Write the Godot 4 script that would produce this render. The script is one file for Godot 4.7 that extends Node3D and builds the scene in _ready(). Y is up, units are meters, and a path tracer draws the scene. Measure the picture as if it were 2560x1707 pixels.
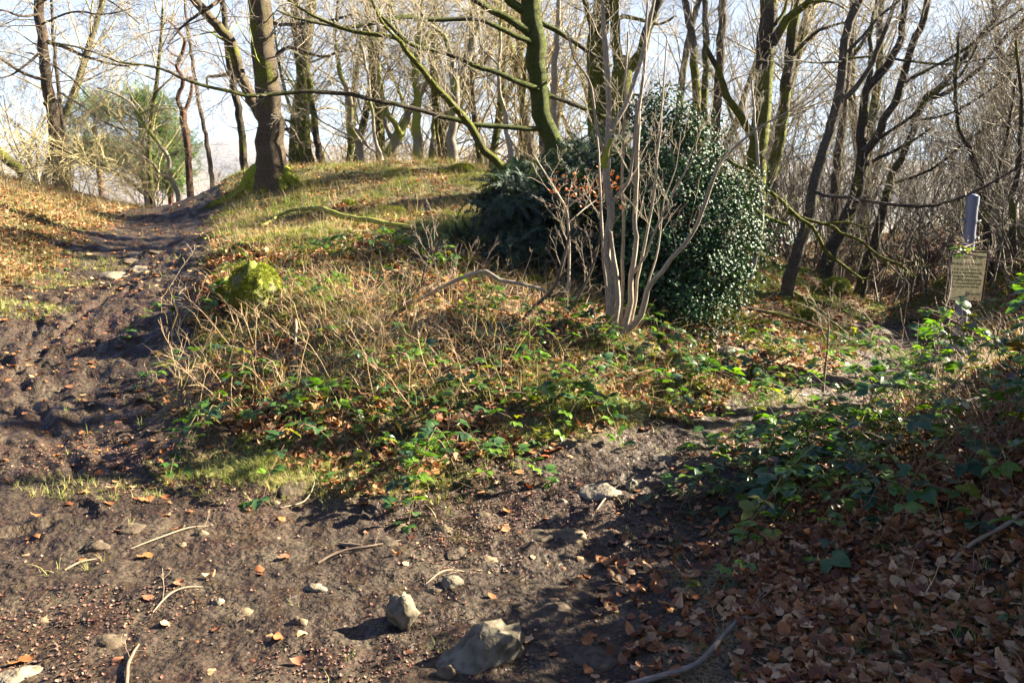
extends Node3D
# A muddy fork in a winter wood: a bramble-grown mound between two paths, bare trees, a footpath sign.

const FPX := 1992.0          # focal length in pixels of the 2560 x 1707 photograph
const EYE := 1.6
const PITCH := 0.171         # camera looks 9.8 degrees down
const CELL := 0.5

var rng := RandomNumberGenerator.new()
var nz := FastNoiseLite.new()
var nf := FastNoiseLite.new()
var SA := sin(PITCH)
var CA := cos(PITCH)
var hgt := PackedFloat32Array()      # coarse height grid
var pmask := PackedFloat32Array()    # distance to the nearest path edge, negative on the path
var ruts: Array = []
var names := {}
var M := {}

# ------------------------------------------------------------------ mesh builder
class MB:
	static var total := 0
	var v := PackedVector3Array()
	var n := PackedVector3Array()
	var c := PackedColorArray()
	var uv := PackedVector2Array()
	var ix := PackedInt32Array()

	func tube(p: PackedVector3Array, r: PackedFloat32Array, sides: int, col: PackedColorArray, cap := true, noise: FastNoiseLite = null, moss := 0.0, mosscol := Color.BLACK, lump := 0.0) -> void:
		var k := p.size()
		if k < 2: return
		var d := (p[1] - p[0]).normalized()
		var a := d.cross(Vector3(0.31, 0.12, 0.94)).normalized()
		var along := 0.0
		var around: float = maxf(1.0, round(TAU * r[0] / 0.30))
		var start := v.size()
		for i in k:
			if i > 0:
				along += p[i].distance_to(p[i - 1])
			if i > 0 and i < k - 1: d = (p[i + 1] - p[i - 1]).normalized()
			elif i == k - 1: d = (p[i] - p[i - 1]).normalized()
			a = (a - d * a.dot(d)).normalized()
			var b := d.cross(a)
			for s in sides + 1:
				var t := TAU * s / sides
				var q := a * cos(t) + b * sin(t)
				var rr := r[i]
				var cc := col[i]
				if noise:
					var w := p[i] + q * rr
					if lump > 0.0: rr *= 1.0 + lump * noise.get_noise_3d(w.x * 5.0, w.y * 2.0, w.z * 5.0)
					if sides > 20: rr *= 1.0 + 0.13 * absf(noise.get_noise_3d(w.x * 110.0, w.y * 16.0, w.z * 110.0))
					if moss > 0.0:
						var f := noise.get_noise_3d(w.x * 9.0, w.y * 5.0, w.z * 9.0) * 0.7 + noise.get_noise_3d(w.x * 30.0, w.y * 22.0, w.z * 30.0) * 0.5
						f = smoothstep(-0.08, 0.12, f + (moss - 0.5) * 1.4)
						cc = cc.lerp(mosscol, f)
				v.append(p[i] + q * rr)
				n.append(q)
				c.append(cc)
				uv.append(Vector2(around * s / sides, along / 0.30))
		var w1 := sides + 1
		for i in k - 1:
			for s in sides:
				var o := start + i * w1 + s
				ix.append_array([o, o + w1, o + 1, o + 1, o + w1, o + w1 + 1])
		if cap:
			var e := v.size()
			v.append(p[k - 1] + d * r[k - 1] * 0.4)
			n.append(d); c.append(col[k - 1]); uv.append(Vector2(0.5, along / 0.3))
			for s in sides:
				var o := start + (k - 1) * w1 + s
				ix.append_array([o, e, o + 1])

	func tri(a: Vector3, b: Vector3, d: Vector3, col: Color) -> void:
		var o := v.size()
		var q := (d - a).cross(b - a).normalized()
		for x in [a, b, d]:
			v.append(x); n.append(q); c.append(col); uv.append(Vector2(x.x, x.z))
		ix.append_array([o, o + 1, o + 2])

	func quad(a: Vector3, b: Vector3, d: Vector3, e: Vector3, col: Color) -> void:
		tri(a, b, d, col); tri(a, d, e, col)

	func box(lo: Vector3, hi: Vector3, col: Color) -> void:
		var P := func(x, y, z): return Vector3(hi.x if x else lo.x, hi.y if y else lo.y, hi.z if z else lo.z)
		quad(P.call(0,0,1), P.call(0,1,1), P.call(1,1,1), P.call(1,0,1), col)
		quad(P.call(1,0,0), P.call(1,1,0), P.call(0,1,0), P.call(0,0,0), col)
		quad(P.call(0,0,0), P.call(0,1,0), P.call(0,1,1), P.call(0,0,1), col)
		quad(P.call(1,0,1), P.call(1,1,1), P.call(1,1,0), P.call(1,0,0), col)
		quad(P.call(0,1,1), P.call(0,1,0), P.call(1,1,0), P.call(1,1,1), col)
		quad(P.call(0,0,0), P.call(0,0,1), P.call(1,0,1), P.call(1,0,0), col)

	func smooth() -> void:          # normals from the faces
		var out := PackedVector3Array(); out.resize(v.size())
		for i in range(0, ix.size(), 3):
			var q := (v[ix[i + 2]] - v[ix[i]]).cross(v[ix[i + 1]] - v[ix[i]])
			out[ix[i]] += q; out[ix[i + 1]] += q; out[ix[i + 2]] += q
		for i in out.size(): out[i] = out[i].normalized()
		n = out

	func mesh(mat: Material) -> ArrayMesh:
		var m := ArrayMesh.new()
		if ix.is_empty(): return m
		total += ix.size() / 3
		var a := []
		a.resize(Mesh.ARRAY_MAX)
		a[Mesh.ARRAY_VERTEX] = v; a[Mesh.ARRAY_NORMAL] = n; a[Mesh.ARRAY_COLOR] = c; a[Mesh.ARRAY_TEX_UV] = uv; a[Mesh.ARRAY_INDEX] = ix
		m.add_surface_from_arrays(Mesh.PRIMITIVE_TRIANGLES, a)
		m.surface_set_material(0, mat)
		return m

# ------------------------------------------------------------------ naming
func numbered(called: String) -> String:
	names[called] = names.get(called, -1) + 1
	return called if names[called] == 0 else "%s_%03d" % [called, names[called]]

func tag(o: Node3D, label: String, category := "", group := "", kind := "") -> Node3D:
	if label: o.set_meta("label", label)
	if category: o.set_meta("category", category)
	if group: o.set_meta("group", group)
	if kind: o.set_meta("kind", kind)
	return o

func thing(called: String, at: Vector3, label: String, category: String, group := "") -> Node3D:
	var o := Node3D.new()
	o.name = numbered(called)
	add_child(o)
	o.position = at
	return tag(o, label, category, group)

func put(called: String, m: Mesh, parent: Node3D = self, at := Vector3.ZERO) -> MeshInstance3D:
	var o := MeshInstance3D.new()
	o.name = numbered(called) if parent == self else called
	o.mesh = m
	parent.add_child(o, true)
	o.position = at
	return o

func fine(called: String, m: Mesh, parent: Node3D) -> void:
	put(called, m, parent).set_meta("kind", "stuff")

const NTH := ["leftmost", "second", "third", "fourth", "fifth", "sixth", "seventh", "eighth", "ninth", "tenth", "eleventh", "twelfth", "thirteenth", "fourteenth", "fifteenth", "sixteenth", "seventeenth", "eighteenth", "nineteenth", "twentieth", "twenty-first", "twenty-second", "twenty-third", "twenty-fourth", "twenty-fifth", "twenty-sixth", "twenty-seventh", "twenty-eighth", "twenty-ninth", "thirtieth", "thirty-first", "thirty-second", "thirty-third", "thirty-fourth", "thirty-fifth", "thirty-sixth", "thirty-seventh", "thirty-eighth", "thirty-ninth", "fortieth"]

func scatter(called: String, m: Mesh, buf: PackedFloat32Array, parent: Node3D = self) -> MultiMeshInstance3D:
	var mm := MultiMesh.new()
	mm.transform_format = MultiMesh.TRANSFORM_3D
	mm.use_colors = true
	mm.mesh = m
	mm.instance_count = buf.size() / 16
	mm.buffer = buf
	var o := MultiMeshInstance3D.new()
	o.name = numbered(called) if parent == self else called
	o.multimesh = mm
	parent.add_child(o, true)
	o.set_meta("kind", "stuff")
	return o

func push(buf: PackedFloat32Array, t: Transform3D, c: Color) -> void:
	var b := t.basis
	buf.append_array([b.x.x, b.y.x, b.z.x, t.origin.x, b.x.y, b.y.y, b.z.y, t.origin.y, b.x.z, b.y.z, b.z.z, t.origin.z, c.r, c.g, c.b, 1.0])

func R(a := 0.0, b := 1.0) -> float: return rng.randf_range(a, b)
func rv() -> Vector3: return Vector3(R(-1, 1), R(-1, 1), R(-1, 1))
func mixc(a: Color, b: Color, t: float) -> Color: return a.lerp(b, clampf(t, 0, 1))

# ------------------------------------------------------------------ photograph pixel + distance -> point of the place
func at(px: float, py: float, D: float) -> Vector3:
	var xc := (px - 1280.0) / FPX
	var yc := (853.5 - py) / FPX
	var zf := CA + yc * SA
	return Vector3(xc * D / zf, EYE + (yc * CA - SA) * D / zf, -D)

func on_ground(px: float, py: float) -> Vector3:
	var D := 1.5
	var q := at(px, py, D)
	while D < 40.0:
		q = at(px, py, D)
		if q.y <= base_h(q.x, D): break
		D += 0.1
	var lo := D - 0.1
	for i in 7:
		var m := (lo + D) / 2
		q = at(px, py, m)
		if q.y <= base_h(q.x, m): D = m
		else: lo = m
	q = at(px, py, D)
	return Vector3(q.x, height(q.x, D), -D)

# ------------------------------------------------------------------ terrain
func solve_terrain() -> void:
	var c: Array = []
	for a in [[60,1250,3.9],[163,1088,4.9],[20,1000,5.3],[130,849,6.5],[270,680,8.8],[380,577,12],[440,523,15.5],[10,780,7.0],
			[0,470,11.5],[60,560,10],[100,640,9.0],[220,540,12.5],[330,520,15],[600,432,15.5],[760,425,16],[1000,415,16.5],[1200,420,16],[1300,440,14.5],
			[700,520,12.3],[1000,530,11.4],[1200,540,10.7],[560,600,9.4],[900,620,8.4],[1150,640,8.3],[480,700,7.8],[700,750,6.9],[1000,780,6.6],[1300,780,6.7],
			[420,900,6.2],[700,930,5.6],[1000,950,5.45],[1300,930,5.7],[400,1100,4.85],[600,1130,4.65],[900,1180,4.45],[1150,1190,4.4],
			[1530,835,6.6],[1650,880,6.9],[1700,1050,5.3],[1800,950,6.3],[1900,870,7.3],[1930,780,9],[2000,745,10],[2100,775,10],[2200,830,9.6],[1800,650,11],[2050,690,12],
			[1550,1140,4.5],[1800,1110,4.7],[2100,1000,6.0],[2300,935,7.0],[2340,885,8.2],[2290,825,10],[2270,790,12],[2240,765,14.5]]:
		var p := at(a[0], a[1], a[2])
		c.append(Vector3(p.x, a[2], p.y))
	for a in [[-1.5,2,0],[0,2,0.02],[-3,3,0.02],[-1,3.4,0],[0,3.6,0],[-1.5,0,0],[-4.5,4,0.35],[-5,2,0.35],[0.8,2.3,0.03],[1.6,2,0.3],[1.35,3.2,0.12],[2,3,0.46],[2.7,3.6,0.70],[2.4,4.4,0.38],[3.5,4.5,0.98],[1.15,4.1,0.03],
			[4.2,6,0.45],[3.55,6.4,0.1],[5.5,5,1.2],[7,4,1.4],[6.5,9,1.1],[7.5,12,1.3],[10,9,1.8],[-7.5,8,1.5],[-10,11,2.0],[-10,16,2.1],[-12,22,1.5],[-6.9,19,1.3],[-7,26,-0.5],
			[-3,20,1.4],[0,20,1.2],[3,19,1.0],[-3,26,-1.5],[0,26,-2],[4,25,-1.2],[8,17,0.7],[6,20,0.5],[10,21,0.6],[14,25,-1.5],[18,14,2],[18,5,2.5],[-18,8,3],[-18,20,2.5],[-16,32,-3],[0,34,-5.5],[16,34,-6],[0,-5,-0.2],[8,-5,1.5],[-8,-5,0.6],[-18,-5,2.5],[18,-5,2.5]]:
		c.append(Vector3(a[0], a[1], a[2]))
	var n := c.size()
	var N := n + 3
	var A: Array = []
	for i in N:
		var row := PackedFloat64Array(); row.resize(N + 1)
		A.append(row)
	for i in n:
		for j in n:
			var r2: float = (c[i].x - c[j].x) ** 2 + (c[i].y - c[j].y) ** 2
			A[i][j] = r2 * log(r2) if r2 > 1e-9 else 0.05
		A[i][n] = 1.0; A[i][n + 1] = c[i].x; A[i][n + 2] = c[i].y
		A[n][i] = 1.0; A[n + 1][i] = c[i].x; A[n + 2][i] = c[i].y
		A[i][N] = c[i].z
	for k in N:
		var best := k
		for i in range(k + 1, N):
			if absf(A[i][k]) > absf(A[best][k]): best = i
		var tmp = A[k]; A[k] = A[best]; A[best] = tmp
		var rk: PackedFloat64Array = A[k]
		for i in range(k + 1, N):
			var ri: PackedFloat64Array = A[i]
			var f := ri[k] / rk[k]
			if f == 0.0: continue
			for j in range(k, N + 1): ri[j] -= f * rk[j]
			A[i] = ri
	var w := PackedFloat64Array(); w.resize(N)
	for i in range(N - 1, -1, -1):
		var s: float = A[i][N]
		for j in range(i + 1, N): s -= A[i][j] * w[j]
		w[i] = s / A[i][i]
	hgt.resize(81 * 81)
	for iz in 81:
		for ixx in 81:
			var x := -20.0 + ixx * CELL
			var D := -6.0 + iz * CELL
			var s := w[n] + w[n + 1] * x + w[n + 2] * D
			for i in n:
				var q: Vector3 = c[i]
				var r2 := (q.x - x) * (q.x - x) + (q.y - D) * (q.y - D)
				if r2 > 1e-9: s += w[i] * r2 * log(r2)
			hgt[iz * 81 + ixx] = s

func base_h(x: float, D: float) -> float:
	var over := 0.0
	if D > 33.0: over = (D - 33.0) * 0.3
	var fx := clampf((x + 20.0) / CELL, 1.0, 78.99)
	var fz := clampf((D + 6.0) / CELL, 1.0, 78.99)
	var i := int(fx); var j := int(fz)
	var u := fx - i; var t := fz - j
	var s := 0.0
	var u2 := u * u; var u3 := u2 * u
	var a0 := -0.5 * u3 + u2 - 0.5 * u
	var a1 := 1.5 * u3 - 2.5 * u2 + 1.0
	var a2 := -1.5 * u3 + 2.0 * u2 + 0.5 * u
	var a3 := 0.5 * u3 - 0.5 * u2
	var t2 := t * t; var t3 := t2 * t
	var o := (j - 1) * 81 + i - 1
	s += (-0.5 * t3 + t2 - 0.5 * t) * (a0 * hgt[o] + a1 * hgt[o + 1] + a2 * hgt[o + 2] + a3 * hgt[o + 3]); o += 81
	s += (1.5 * t3 - 2.5 * t2 + 1.0) * (a0 * hgt[o] + a1 * hgt[o + 1] + a2 * hgt[o + 2] + a3 * hgt[o + 3]); o += 81
	s += (-1.5 * t3 + 2.0 * t2 + 0.5 * t) * (a0 * hgt[o] + a1 * hgt[o + 1] + a2 * hgt[o + 2] + a3 * hgt[o + 3]); o += 81
	s += (0.5 * t3 - 0.5 * t2) * (a0 * hgt[o] + a1 * hgt[o + 1] + a2 * hgt[o + 2] + a3 * hgt[o + 3])
	return s - over

func make_paths() -> void:
	var seg: Array = []
	var L := [[-1.2, 1.6, 2.6], [-1.0, 2.75, 1.42], [-2.4, 3.55, 1.05], [-3.2, 4.8, 0.98], [-3.8, 6.4, 1.05], [-4.35, 8.8, 0.85], [-5.3, 12, 0.8], [-6.5, 15.5, 0.85], [-7.4, 20, 0.9]]
	var Rt := [[-1.2, 2.0, 2.0], [-0.2, 3.45, 0.95], [0.5, 4.12, 0.68], [1.25, 4.68, 0.55], [2.4, 5.72, 0.5], [3.4, 6.9, 0.5], [4.2, 8.4, 0.42], [4.9, 10.0, 0.3]]
	for line in [L, Rt]:
		for i in line.size() - 1: seg.append([line[i], line[i + 1]])
	pmask.resize(241 * 241)
	for j in 241:
		for i in 241:
			var x := -12.0 + i * 0.1; var D := -2.0 + j * 0.1
			var best := 9.0
			for s in seg:
				var ax: float = s[0][0]; var ay: float = s[0][1]; var bx: float = s[1][0] - ax; var by: float = s[1][1] - ay
				var t := clampf(((x - ax) * bx + (D - ay) * by) / (bx * bx + by * by), 0, 1)
				var dd := sqrt((x - ax - bx * t) ** 2 + (D - ay - by * t) ** 2) - lerpf(s[0][2], s[1][2], t)
				best = minf(best, dd)
			pmask[j * 241 + i] = best

func pd(x: float, D: float) -> float:
	var fx := clampf((x + 12.0) * 10.0, 0, 239.9); var fz := clampf((D + 2.0) * 10.0, 0, 239.9)
	var i := int(fx); var j := int(fz); var u := fx - i; var t := fz - j
	var o := j * 241 + i
	return lerpf(lerpf(pmask[o], pmask[o + 1], u), lerpf(pmask[o + 241], pmask[o + 242], u), t) + 0.16 * nz.get_noise_2d(x * 14.0, D * 14.0)

func rut(x: float, D: float) -> float:
	var h := 0.0
	for r in ruts:
		if x < r.lo.x or x > r.hi.x or D < r.lo.y or D > r.hi.y: continue
		var best := 9.0
		var p: PackedVector2Array = r.p
		for i in p.size() - 1:
			var q := Geometry2D.get_closest_point_to_segment(Vector2(x, D), p[i], p[i + 1])
			best = minf(best, q.distance_to(Vector2(x, D)))
		var u: float = best / r.w
		if u < 3.0:
			h += r.d * (-exp(-u * u * 1.6) + 0.55 * exp(-(u - 1.5) * (u - 1.5) * 3.0)) * (0.75 + 0.5 * nf.get_noise_2d(x * 30, D * 30))
	return h

func height(x: float, D: float) -> float:
	var h := base_h(x, D)
	if D > 24.0 or absf(x) > 14.0: return h
	var p := pd(x, D)
	var m := smoothstep(-0.15, 0.25, p)
	var near := 1.0 if D < 9.0 else 0.0
	h += m * (0.075 * nz.get_noise_2d(x * 9, D * 9) + 0.025 * nz.get_noise_2d(x * 40 + 70, D * 40))
	h += (1.0 - m) * (0.022 * nz.get_noise_2d(x * 18 + 31, D * 18) + 0.014 * nf.get_noise_2d(x * 60, D * 60))
	if p < 0.4:
		h -= 0.035 * smoothstep(0.3, -0.3, p)
		# churned hoof and boot marks on the uphill path
		var churn := smoothstep(-1.4, -2.3, x) * smoothstep(3.6, 4.6, D) * (1.0 - m)
		if churn > 0.0:
			h += churn * (0.035 * nf.get_noise_2d(x * 32 + D * 12, D * 26) - 0.028 * maxf(0.0, nf.get_noise_2d(x * 70 + 5, D * 70)))
			h += rut(x, D)
	return h

func axis(lo: float, hi: float, c0: float, c1: float, step: float, growth: float) -> PackedFloat32Array:
	var out := PackedFloat32Array()
	var a: Array = []
	var x := c0; var s := step
	while x > lo:
		s *= growth; x -= s; a.append(x)
	a.reverse()
	for q in a: out.append(q)
	x = c0
	while x < c1:
		out.append(x); x += step
	s = step
	while x < hi:
		out.append(x); s *= growth; x += s
	out.append(x)
	return out

func make_ground() -> void:
	var xs := axis(-60, 60, -3.9, 3.3, 0.026, 1.032)
	var zs := axis(-12, 75, 2.0, 7.2, 0.026, 1.022)
	var nx := xs.size(); var nzz := zs.size()
	var v := PackedVector3Array(); v.resize(nx * nzz)
	var c := PackedColorArray(); c.resize(nx * nzz)
	var uv := PackedVector2Array(); uv.resize(nx * nzz)
	var pdd := PackedFloat32Array(); pdd.resize(nx * nzz)
	var mud := Color(0.032, 0.0215, 0.0138); var mud2 := Color(0.044, 0.0255, 0.0158); var mud3 := Color(0.06, 0.044, 0.027)
	var soil := Color(0.06, 0.04, 0.024); var straw := Color(0.19, 0.145, 0.075); var green := Color(0.12, 0.13, 0.035)
	for j in nzz:
		for i in nx:
			var x := xs[i]; var D := zs[j]
			var o := j * nx + i
			v[o] = Vector3(x, height(x, D), -D)
			uv[o] = Vector2(x, D)
			var p := pd(x, D); pdd[o] = p
			var a := nz.get_noise_2d(x * 6, D * 6); var b := nf.get_noise_2d(x * 25, D * 25)
			var pc := mud.lerp(mud2, clampf(0.4 + a * 1.3, 0, 1)).lerp(mud3, clampf(b * 1.2, 0, 0.8))
			var gc := soil.lerp(straw, clampf(0.35 + a * 1.4 + b * 0.5, 0, 1))
			var top := smoothstep(7.5, 10.0, D) * smoothstep(4.0, 1.5, x)
			gc = gc.lerp(green, clampf(top * (0.45 + nz.get_noise_2d(x * 11 + 50, D * 11)), 0, 0.8))
			gc = gc.lerp(Color(0.10, 0.12, 0.018), clampf(nz.get_noise_2d(x * 11 + 200, D * 11) * 5.0 + 0.4, 0, 1) * smoothstep(7.0, 9.0, D) * smoothstep(1.7, 2.6, x) * smoothstep(14.0, 11.0, D))
			c[o] = pc.lerp(gc, smoothstep(-0.12, 0.12, p))
	var ip := PackedInt32Array(); var ig := PackedInt32Array()
	for j in nzz - 1:
		for i in nx - 1:
			var o := j * nx + i
			var on := pdd[o] + pdd[o + nx + 1] < 0.0 and zs[j] < 19.0 and absf(xs[i]) < 11.5 and zs[j] > -1.5
			var t := [o, o + nx, o + 1, o + 1, o + nx, o + nx + 1]
			if on: ip.append_array(t)
			else: ig.append_array(t)
	var b := MB.new()
	b.v = v; b.c = c; b.uv = uv
	b.ix = ip + ig
	b.smooth()
	b.ix = ig
	tag(put("ground", compact(b).mesh(M.ground)), "", "", "", "structure")
	b.ix = ip
	tag(put("path", compact(b).mesh(M.mud)), "", "", "", "structure")

func compact(b: MB) -> MB:
	var o := MB.new()
	var to := PackedInt32Array(); to.resize(b.v.size()); to.fill(-1)
	for k in b.ix:
		if to[k] < 0:
			to[k] = o.v.size()
			o.v.append(b.v[k]); o.n.append(b.n[k]); o.c.append(b.c[k]); o.uv.append(b.uv[k])
		o.ix.append(to[k])
	return o

func make_hills() -> void:
	var xs := axis(-2600, 2600, -60, 60, 24, 1.09)
	var zs := axis(40, 3200, 60, 70, 10, 1.05)
	var b := MB.new()
	var nx := xs.size()
	for j in zs.size():
		for i in nx:
			var x := xs[i]; var D := zs[j]
			var n := nz.get_noise_2d(x * 0.05, D * 0.05)
			var n2 := nz.get_noise_2d(x * 0.25, D * 0.25)
			var y := -9.0 - 62.0 * smoothstep(60, 380, D) + 9 * n2 * smoothstep(60, 300, D)
			var ridge := 190.0 + 14.0 * n + 3.0 * n2 - 34.0 * smoothstep(-200, 700, x)
			y += ridge * smoothstep(450, 1700, D + 120 * n)
			b.v.append(Vector3(x, y, -D))
			b.uv.append(Vector2(x, D))
			var moor := Color(0.20, 0.145, 0.105).lerp(Color(0.13, 0.10, 0.085), clampf(0.5 + n2 * 2.0, 0, 1))
			var field := Color(0.10, 0.15, 0.04).lerp(Color(0.17, 0.18, 0.07), clampf(0.5 + 2.0 * nz.get_noise_2d(floor(x / 60.0) * 40, floor(D / 80.0) * 40), 0, 1))
			b.c.append(field.lerp(moor, clampf(smoothstep(600, 1000, D + 300 * n), 0, 1)))
	for j in zs.size() - 1:
		for i in nx - 1:
			var o := j * nx + i
			b.ix.append_array([o, o + nx, o + 1, o + 1, o + nx, o + nx + 1])
	b.smooth()
	tag(put("hills", b.mesh(M.hill)), "", "", "", "structure")

# ------------------------------------------------------------------ materials
func noise_tex(freq: float, sd: int, kind := FastNoiseLite.TYPE_SIMPLEX_SMOOTH, oct := 4, ramp: Array = [], size := 512) -> ImageTexture:
	var n := FastNoiseLite.new()
	n.noise_type = kind; n.frequency = freq; n.seed = sd; n.fractal_octaves = oct
	if kind == FastNoiseLite.TYPE_CELLULAR:
		n.cellular_return_type = FastNoiseLite.RETURN_DISTANCE2_SUB; n.fractal_type = FastNoiseLite.FRACTAL_FBM
	var im := n.get_seamless_image(size, size)
	if ramp.is_empty():
		return ImageTexture.create_from_image(im)
	var g := Gradient.new()
	g.offsets = PackedFloat32Array(); g.colors = PackedColorArray()
	var offs := PackedFloat32Array(); var cols := PackedColorArray()
	for r in ramp:
		offs.append(r[0]); cols.append(r[1])
	g.offsets = offs; g.colors = cols
	var lut: Array = []
	for i in 256: lut.append(g.sample(i / 255.0))
	var out := Image.create(size, size, false, Image.FORMAT_RGB8)
	var src := im.get_data()
	var dst := PackedByteArray(); dst.resize(size * size * 3)
	for i in size * size:
		var q: Color = lut[src[i]]
		dst[i * 3] = q.r8; dst[i * 3 + 1] = q.g8; dst[i * 3 + 2] = q.b8
	out = Image.create_from_data(size, size, false, Image.FORMAT_RGB8, dst)
	return ImageTexture.create_from_image(out)

func mat(rough: float, spec := 0.5) -> StandardMaterial3D:
	var m := StandardMaterial3D.new()
	m.vertex_color_use_as_albedo = true
	m.roughness = rough
	m.metallic_specular = spec
	m.cull_mode = BaseMaterial3D.CULL_DISABLED
	return m

func make_materials() -> void:
	var grain := noise_tex(0.03, 4, FastNoiseLite.TYPE_SIMPLEX_SMOOTH, 6, [[0.25, Color(0.52, 0.52, 0.53)], [0.5, Color(0.86, 0.85, 0.84)], [0.75, Color(1, 1, 1)]], 1024)
	var clods := noise_tex(0.011, 9, FastNoiseLite.TYPE_SIMPLEX_SMOOTH, 6, [], 1024)
	var m := mat(0.7, 0.35)
	m.albedo_texture = grain; m.uv1_scale = Vector3(1.4, 1.4, 1)
	m.heightmap_enabled = true; m.heightmap_texture = clods; m.heightmap_scale = 1.5
	m.roughness_texture = noise_tex(0.006, 61, FastNoiseLite.TYPE_SIMPLEX_SMOOTH, 4, [[0.3, Color(0.5, 0.5, 0.5)], [0.6, Color(1, 1, 1)]])
	m.roughness = 0.85
	M.mud = m
	m = mat(0.9, 0.3)
	m.albedo_texture = grain; m.uv1_scale = Vector3(1.4, 1.4, 1)
	m.heightmap_enabled = true; m.heightmap_texture = clods; m.heightmap_scale = 2.5
	M.ground = m
	m = mat(0.95, 0.2)
	m.albedo_texture = noise_tex(0.02, 14, FastNoiseLite.TYPE_SIMPLEX_SMOOTH, 5, [[0.2, Color(0.6, 0.6, 0.6)], [0.8, Color(1, 1, 1)]])
	m.uv1_scale = Vector3(0.01, 0.01, 1)
	M.hill = m
	# bark: ridges run along the limb
	var bark := noise_tex(0.022, 21, FastNoiseLite.TYPE_CELLULAR, 3, [[0.0, Color(0.42, 0.4, 0.38)], [0.35, Color(0.85, 0.84, 0.82)], [1.0, Color(1, 1, 1)]])
	var barkh := noise_tex(0.022, 21, FastNoiseLite.TYPE_CELLULAR, 3)
	m = mat(0.9, 0.3)
	m.albedo_texture = bark; m.uv1_scale = Vector3(1.6, 0.5, 1)
	m.heightmap_enabled = true; m.heightmap_texture = barkh; m.heightmap_scale = 2.2
	M.bark = m
	m = mat(0.75, 0.4)
	m.albedo_texture = noise_tex(0.03, 33, FastNoiseLite.TYPE_SIMPLEX_SMOOTH, 4, [[0.3, Color(0.76, 0.75, 0.73)], [0.55, Color(0.96, 0.96, 0.96)], [1.0, Color(1, 1, 1)]])
	m.uv1_scale = Vector3(1, 0.35, 1)
	M.smooth_bark = m
	m = mat(0.8, 0.4)
	M.twig = m
	m = mat(0.85, 0.35)
	m.uv1_triplanar = true; m.uv1_scale = Vector3(2.2, 2.2, 2.2)
	m.albedo_texture = noise_tex(0.015, 41, FastNoiseLite.TYPE_SIMPLEX_SMOOTH, 6, [[0.25, Color(0.66, 0.64, 0.6)], [0.5, Color(0.9, 0.89, 0.87)], [0.8, Color(1, 1, 1)]])
	m.heightmap_enabled = true; m.heightmap_texture = clods; m.heightmap_scale = 0.7
	M.stone = m
	m = mat(0.72, 0.35); m.backlight_enabled = true; m.backlight = Color(0.55, 0.45, 0.3)
	M.leaf_dead = m
	m = mat(0.32, 0.5); m.backlight_enabled = true; m.backlight = Color(0.95, 1.0, 0.4)
	M.leaf_green = m
	m = mat(0.5, 0.22); m.backlight_enabled = true; m.backlight = Color(0.35, 0.4, 0.12)
	M.holly = m
	m = mat(0.6, 0.35); m.backlight_enabled = true; m.backlight = Color(0.75, 0.75, 0.45)
	M.grass = m
	m = mat(0.95, 0.2); m.backlight_enabled = true; m.backlight = Color(0.5, 0.55, 0.2)
	M.moss = m
	m = mat(0.7, 0.4)
	M.crumb = m
	M.moss_tuft = blade_tuft(10, 0.026, 0.0016, 1.3, 0.15, M.moss, 6)

# ------------------------------------------------------------------ small shapes that are scattered
func leaf_mesh(len: float, wid: float, curl: float, fold: float, wavy: float, seg: int, mat_: Material, lobes := 0.0, tip := 0.9) -> ArrayMesh:
	var b := MB.new()
	for i in seg + 1:
		var t := float(i) / seg
		var w := wid * 0.5 * pow(sin(PI * pow(t, tip)), 0.8) + 0.001
		if lobes > 0.0: w *= 1.0 - lobes * (i % 2)
		var y := curl * len * (t - 0.5) * (t - 0.5) * 2.0
		for s in [-1, 0, 1]:
			b.v.append(Vector3(s * w, y + absf(s) * fold * w + wavy * len * sin(t * 9.0 + s * 2.0) * absf(s), (t - 0.5) * len))
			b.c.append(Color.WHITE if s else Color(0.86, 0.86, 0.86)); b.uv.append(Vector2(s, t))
	for i in seg:
		for s in 2:
			var o := i * 3 + s
			b.ix.append_array([o, o + 3, o + 1, o + 1, o + 3, o + 4])
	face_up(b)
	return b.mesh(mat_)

func face_up(b: MB) -> void:
	b.smooth()
	var s := 0.0
	for q in b.n: s += q.y
	if s < 0.0:
		b.ix.reverse()
		b.smooth()

func blade_tuft(count: int, len: float, wid: float, spread: float, droop: float, mat_: Material, sd: int) -> ArrayMesh:
	var b := MB.new()
	var r := RandomNumberGenerator.new(); r.seed = sd
	for i in count:
		var ang := r.randf() * TAU
		var out := Vector3(cos(ang), 0, sin(ang))
		var side := Vector3(-out.z, 0, out.x)
		var p := out * r.randf() * spread * 0.35 * len
		var L := len * r.randf_range(0.5, 1.1)
		var d := (Vector3.UP + out * r.randf() * spread).normalized()
		var k := b.v.size()
		var w := wid * r.randf_range(0.6, 1.2)
		var shade := r.randf_range(0.75, 1.0)
		for s in 4:
			var t := s / 3.0
			var ww := w * (1.0 - t * 0.85)
			var nn := side.cross(d).normalized()
			b.v.append(p - side * ww); b.v.append(p + side * ww)
			b.n.append(nn); b.n.append(nn)
			b.c.append(Color(shade, shade, shade)); b.c.append(Color(shade, shade, shade))
			b.uv.append(Vector2(0, t)); b.uv.append(Vector2(1, t))
			p += d * L / 3.0
			d = (d + Vector3.DOWN * droop * r.randf_range(0.5, 1.3) + out * 0.15).normalized()
		for s in 3:
			var o := k + s * 2
			b.ix.append_array([o, o + 2, o + 1, o + 1, o + 2, o + 3])
	return b.mesh(mat_)

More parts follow.
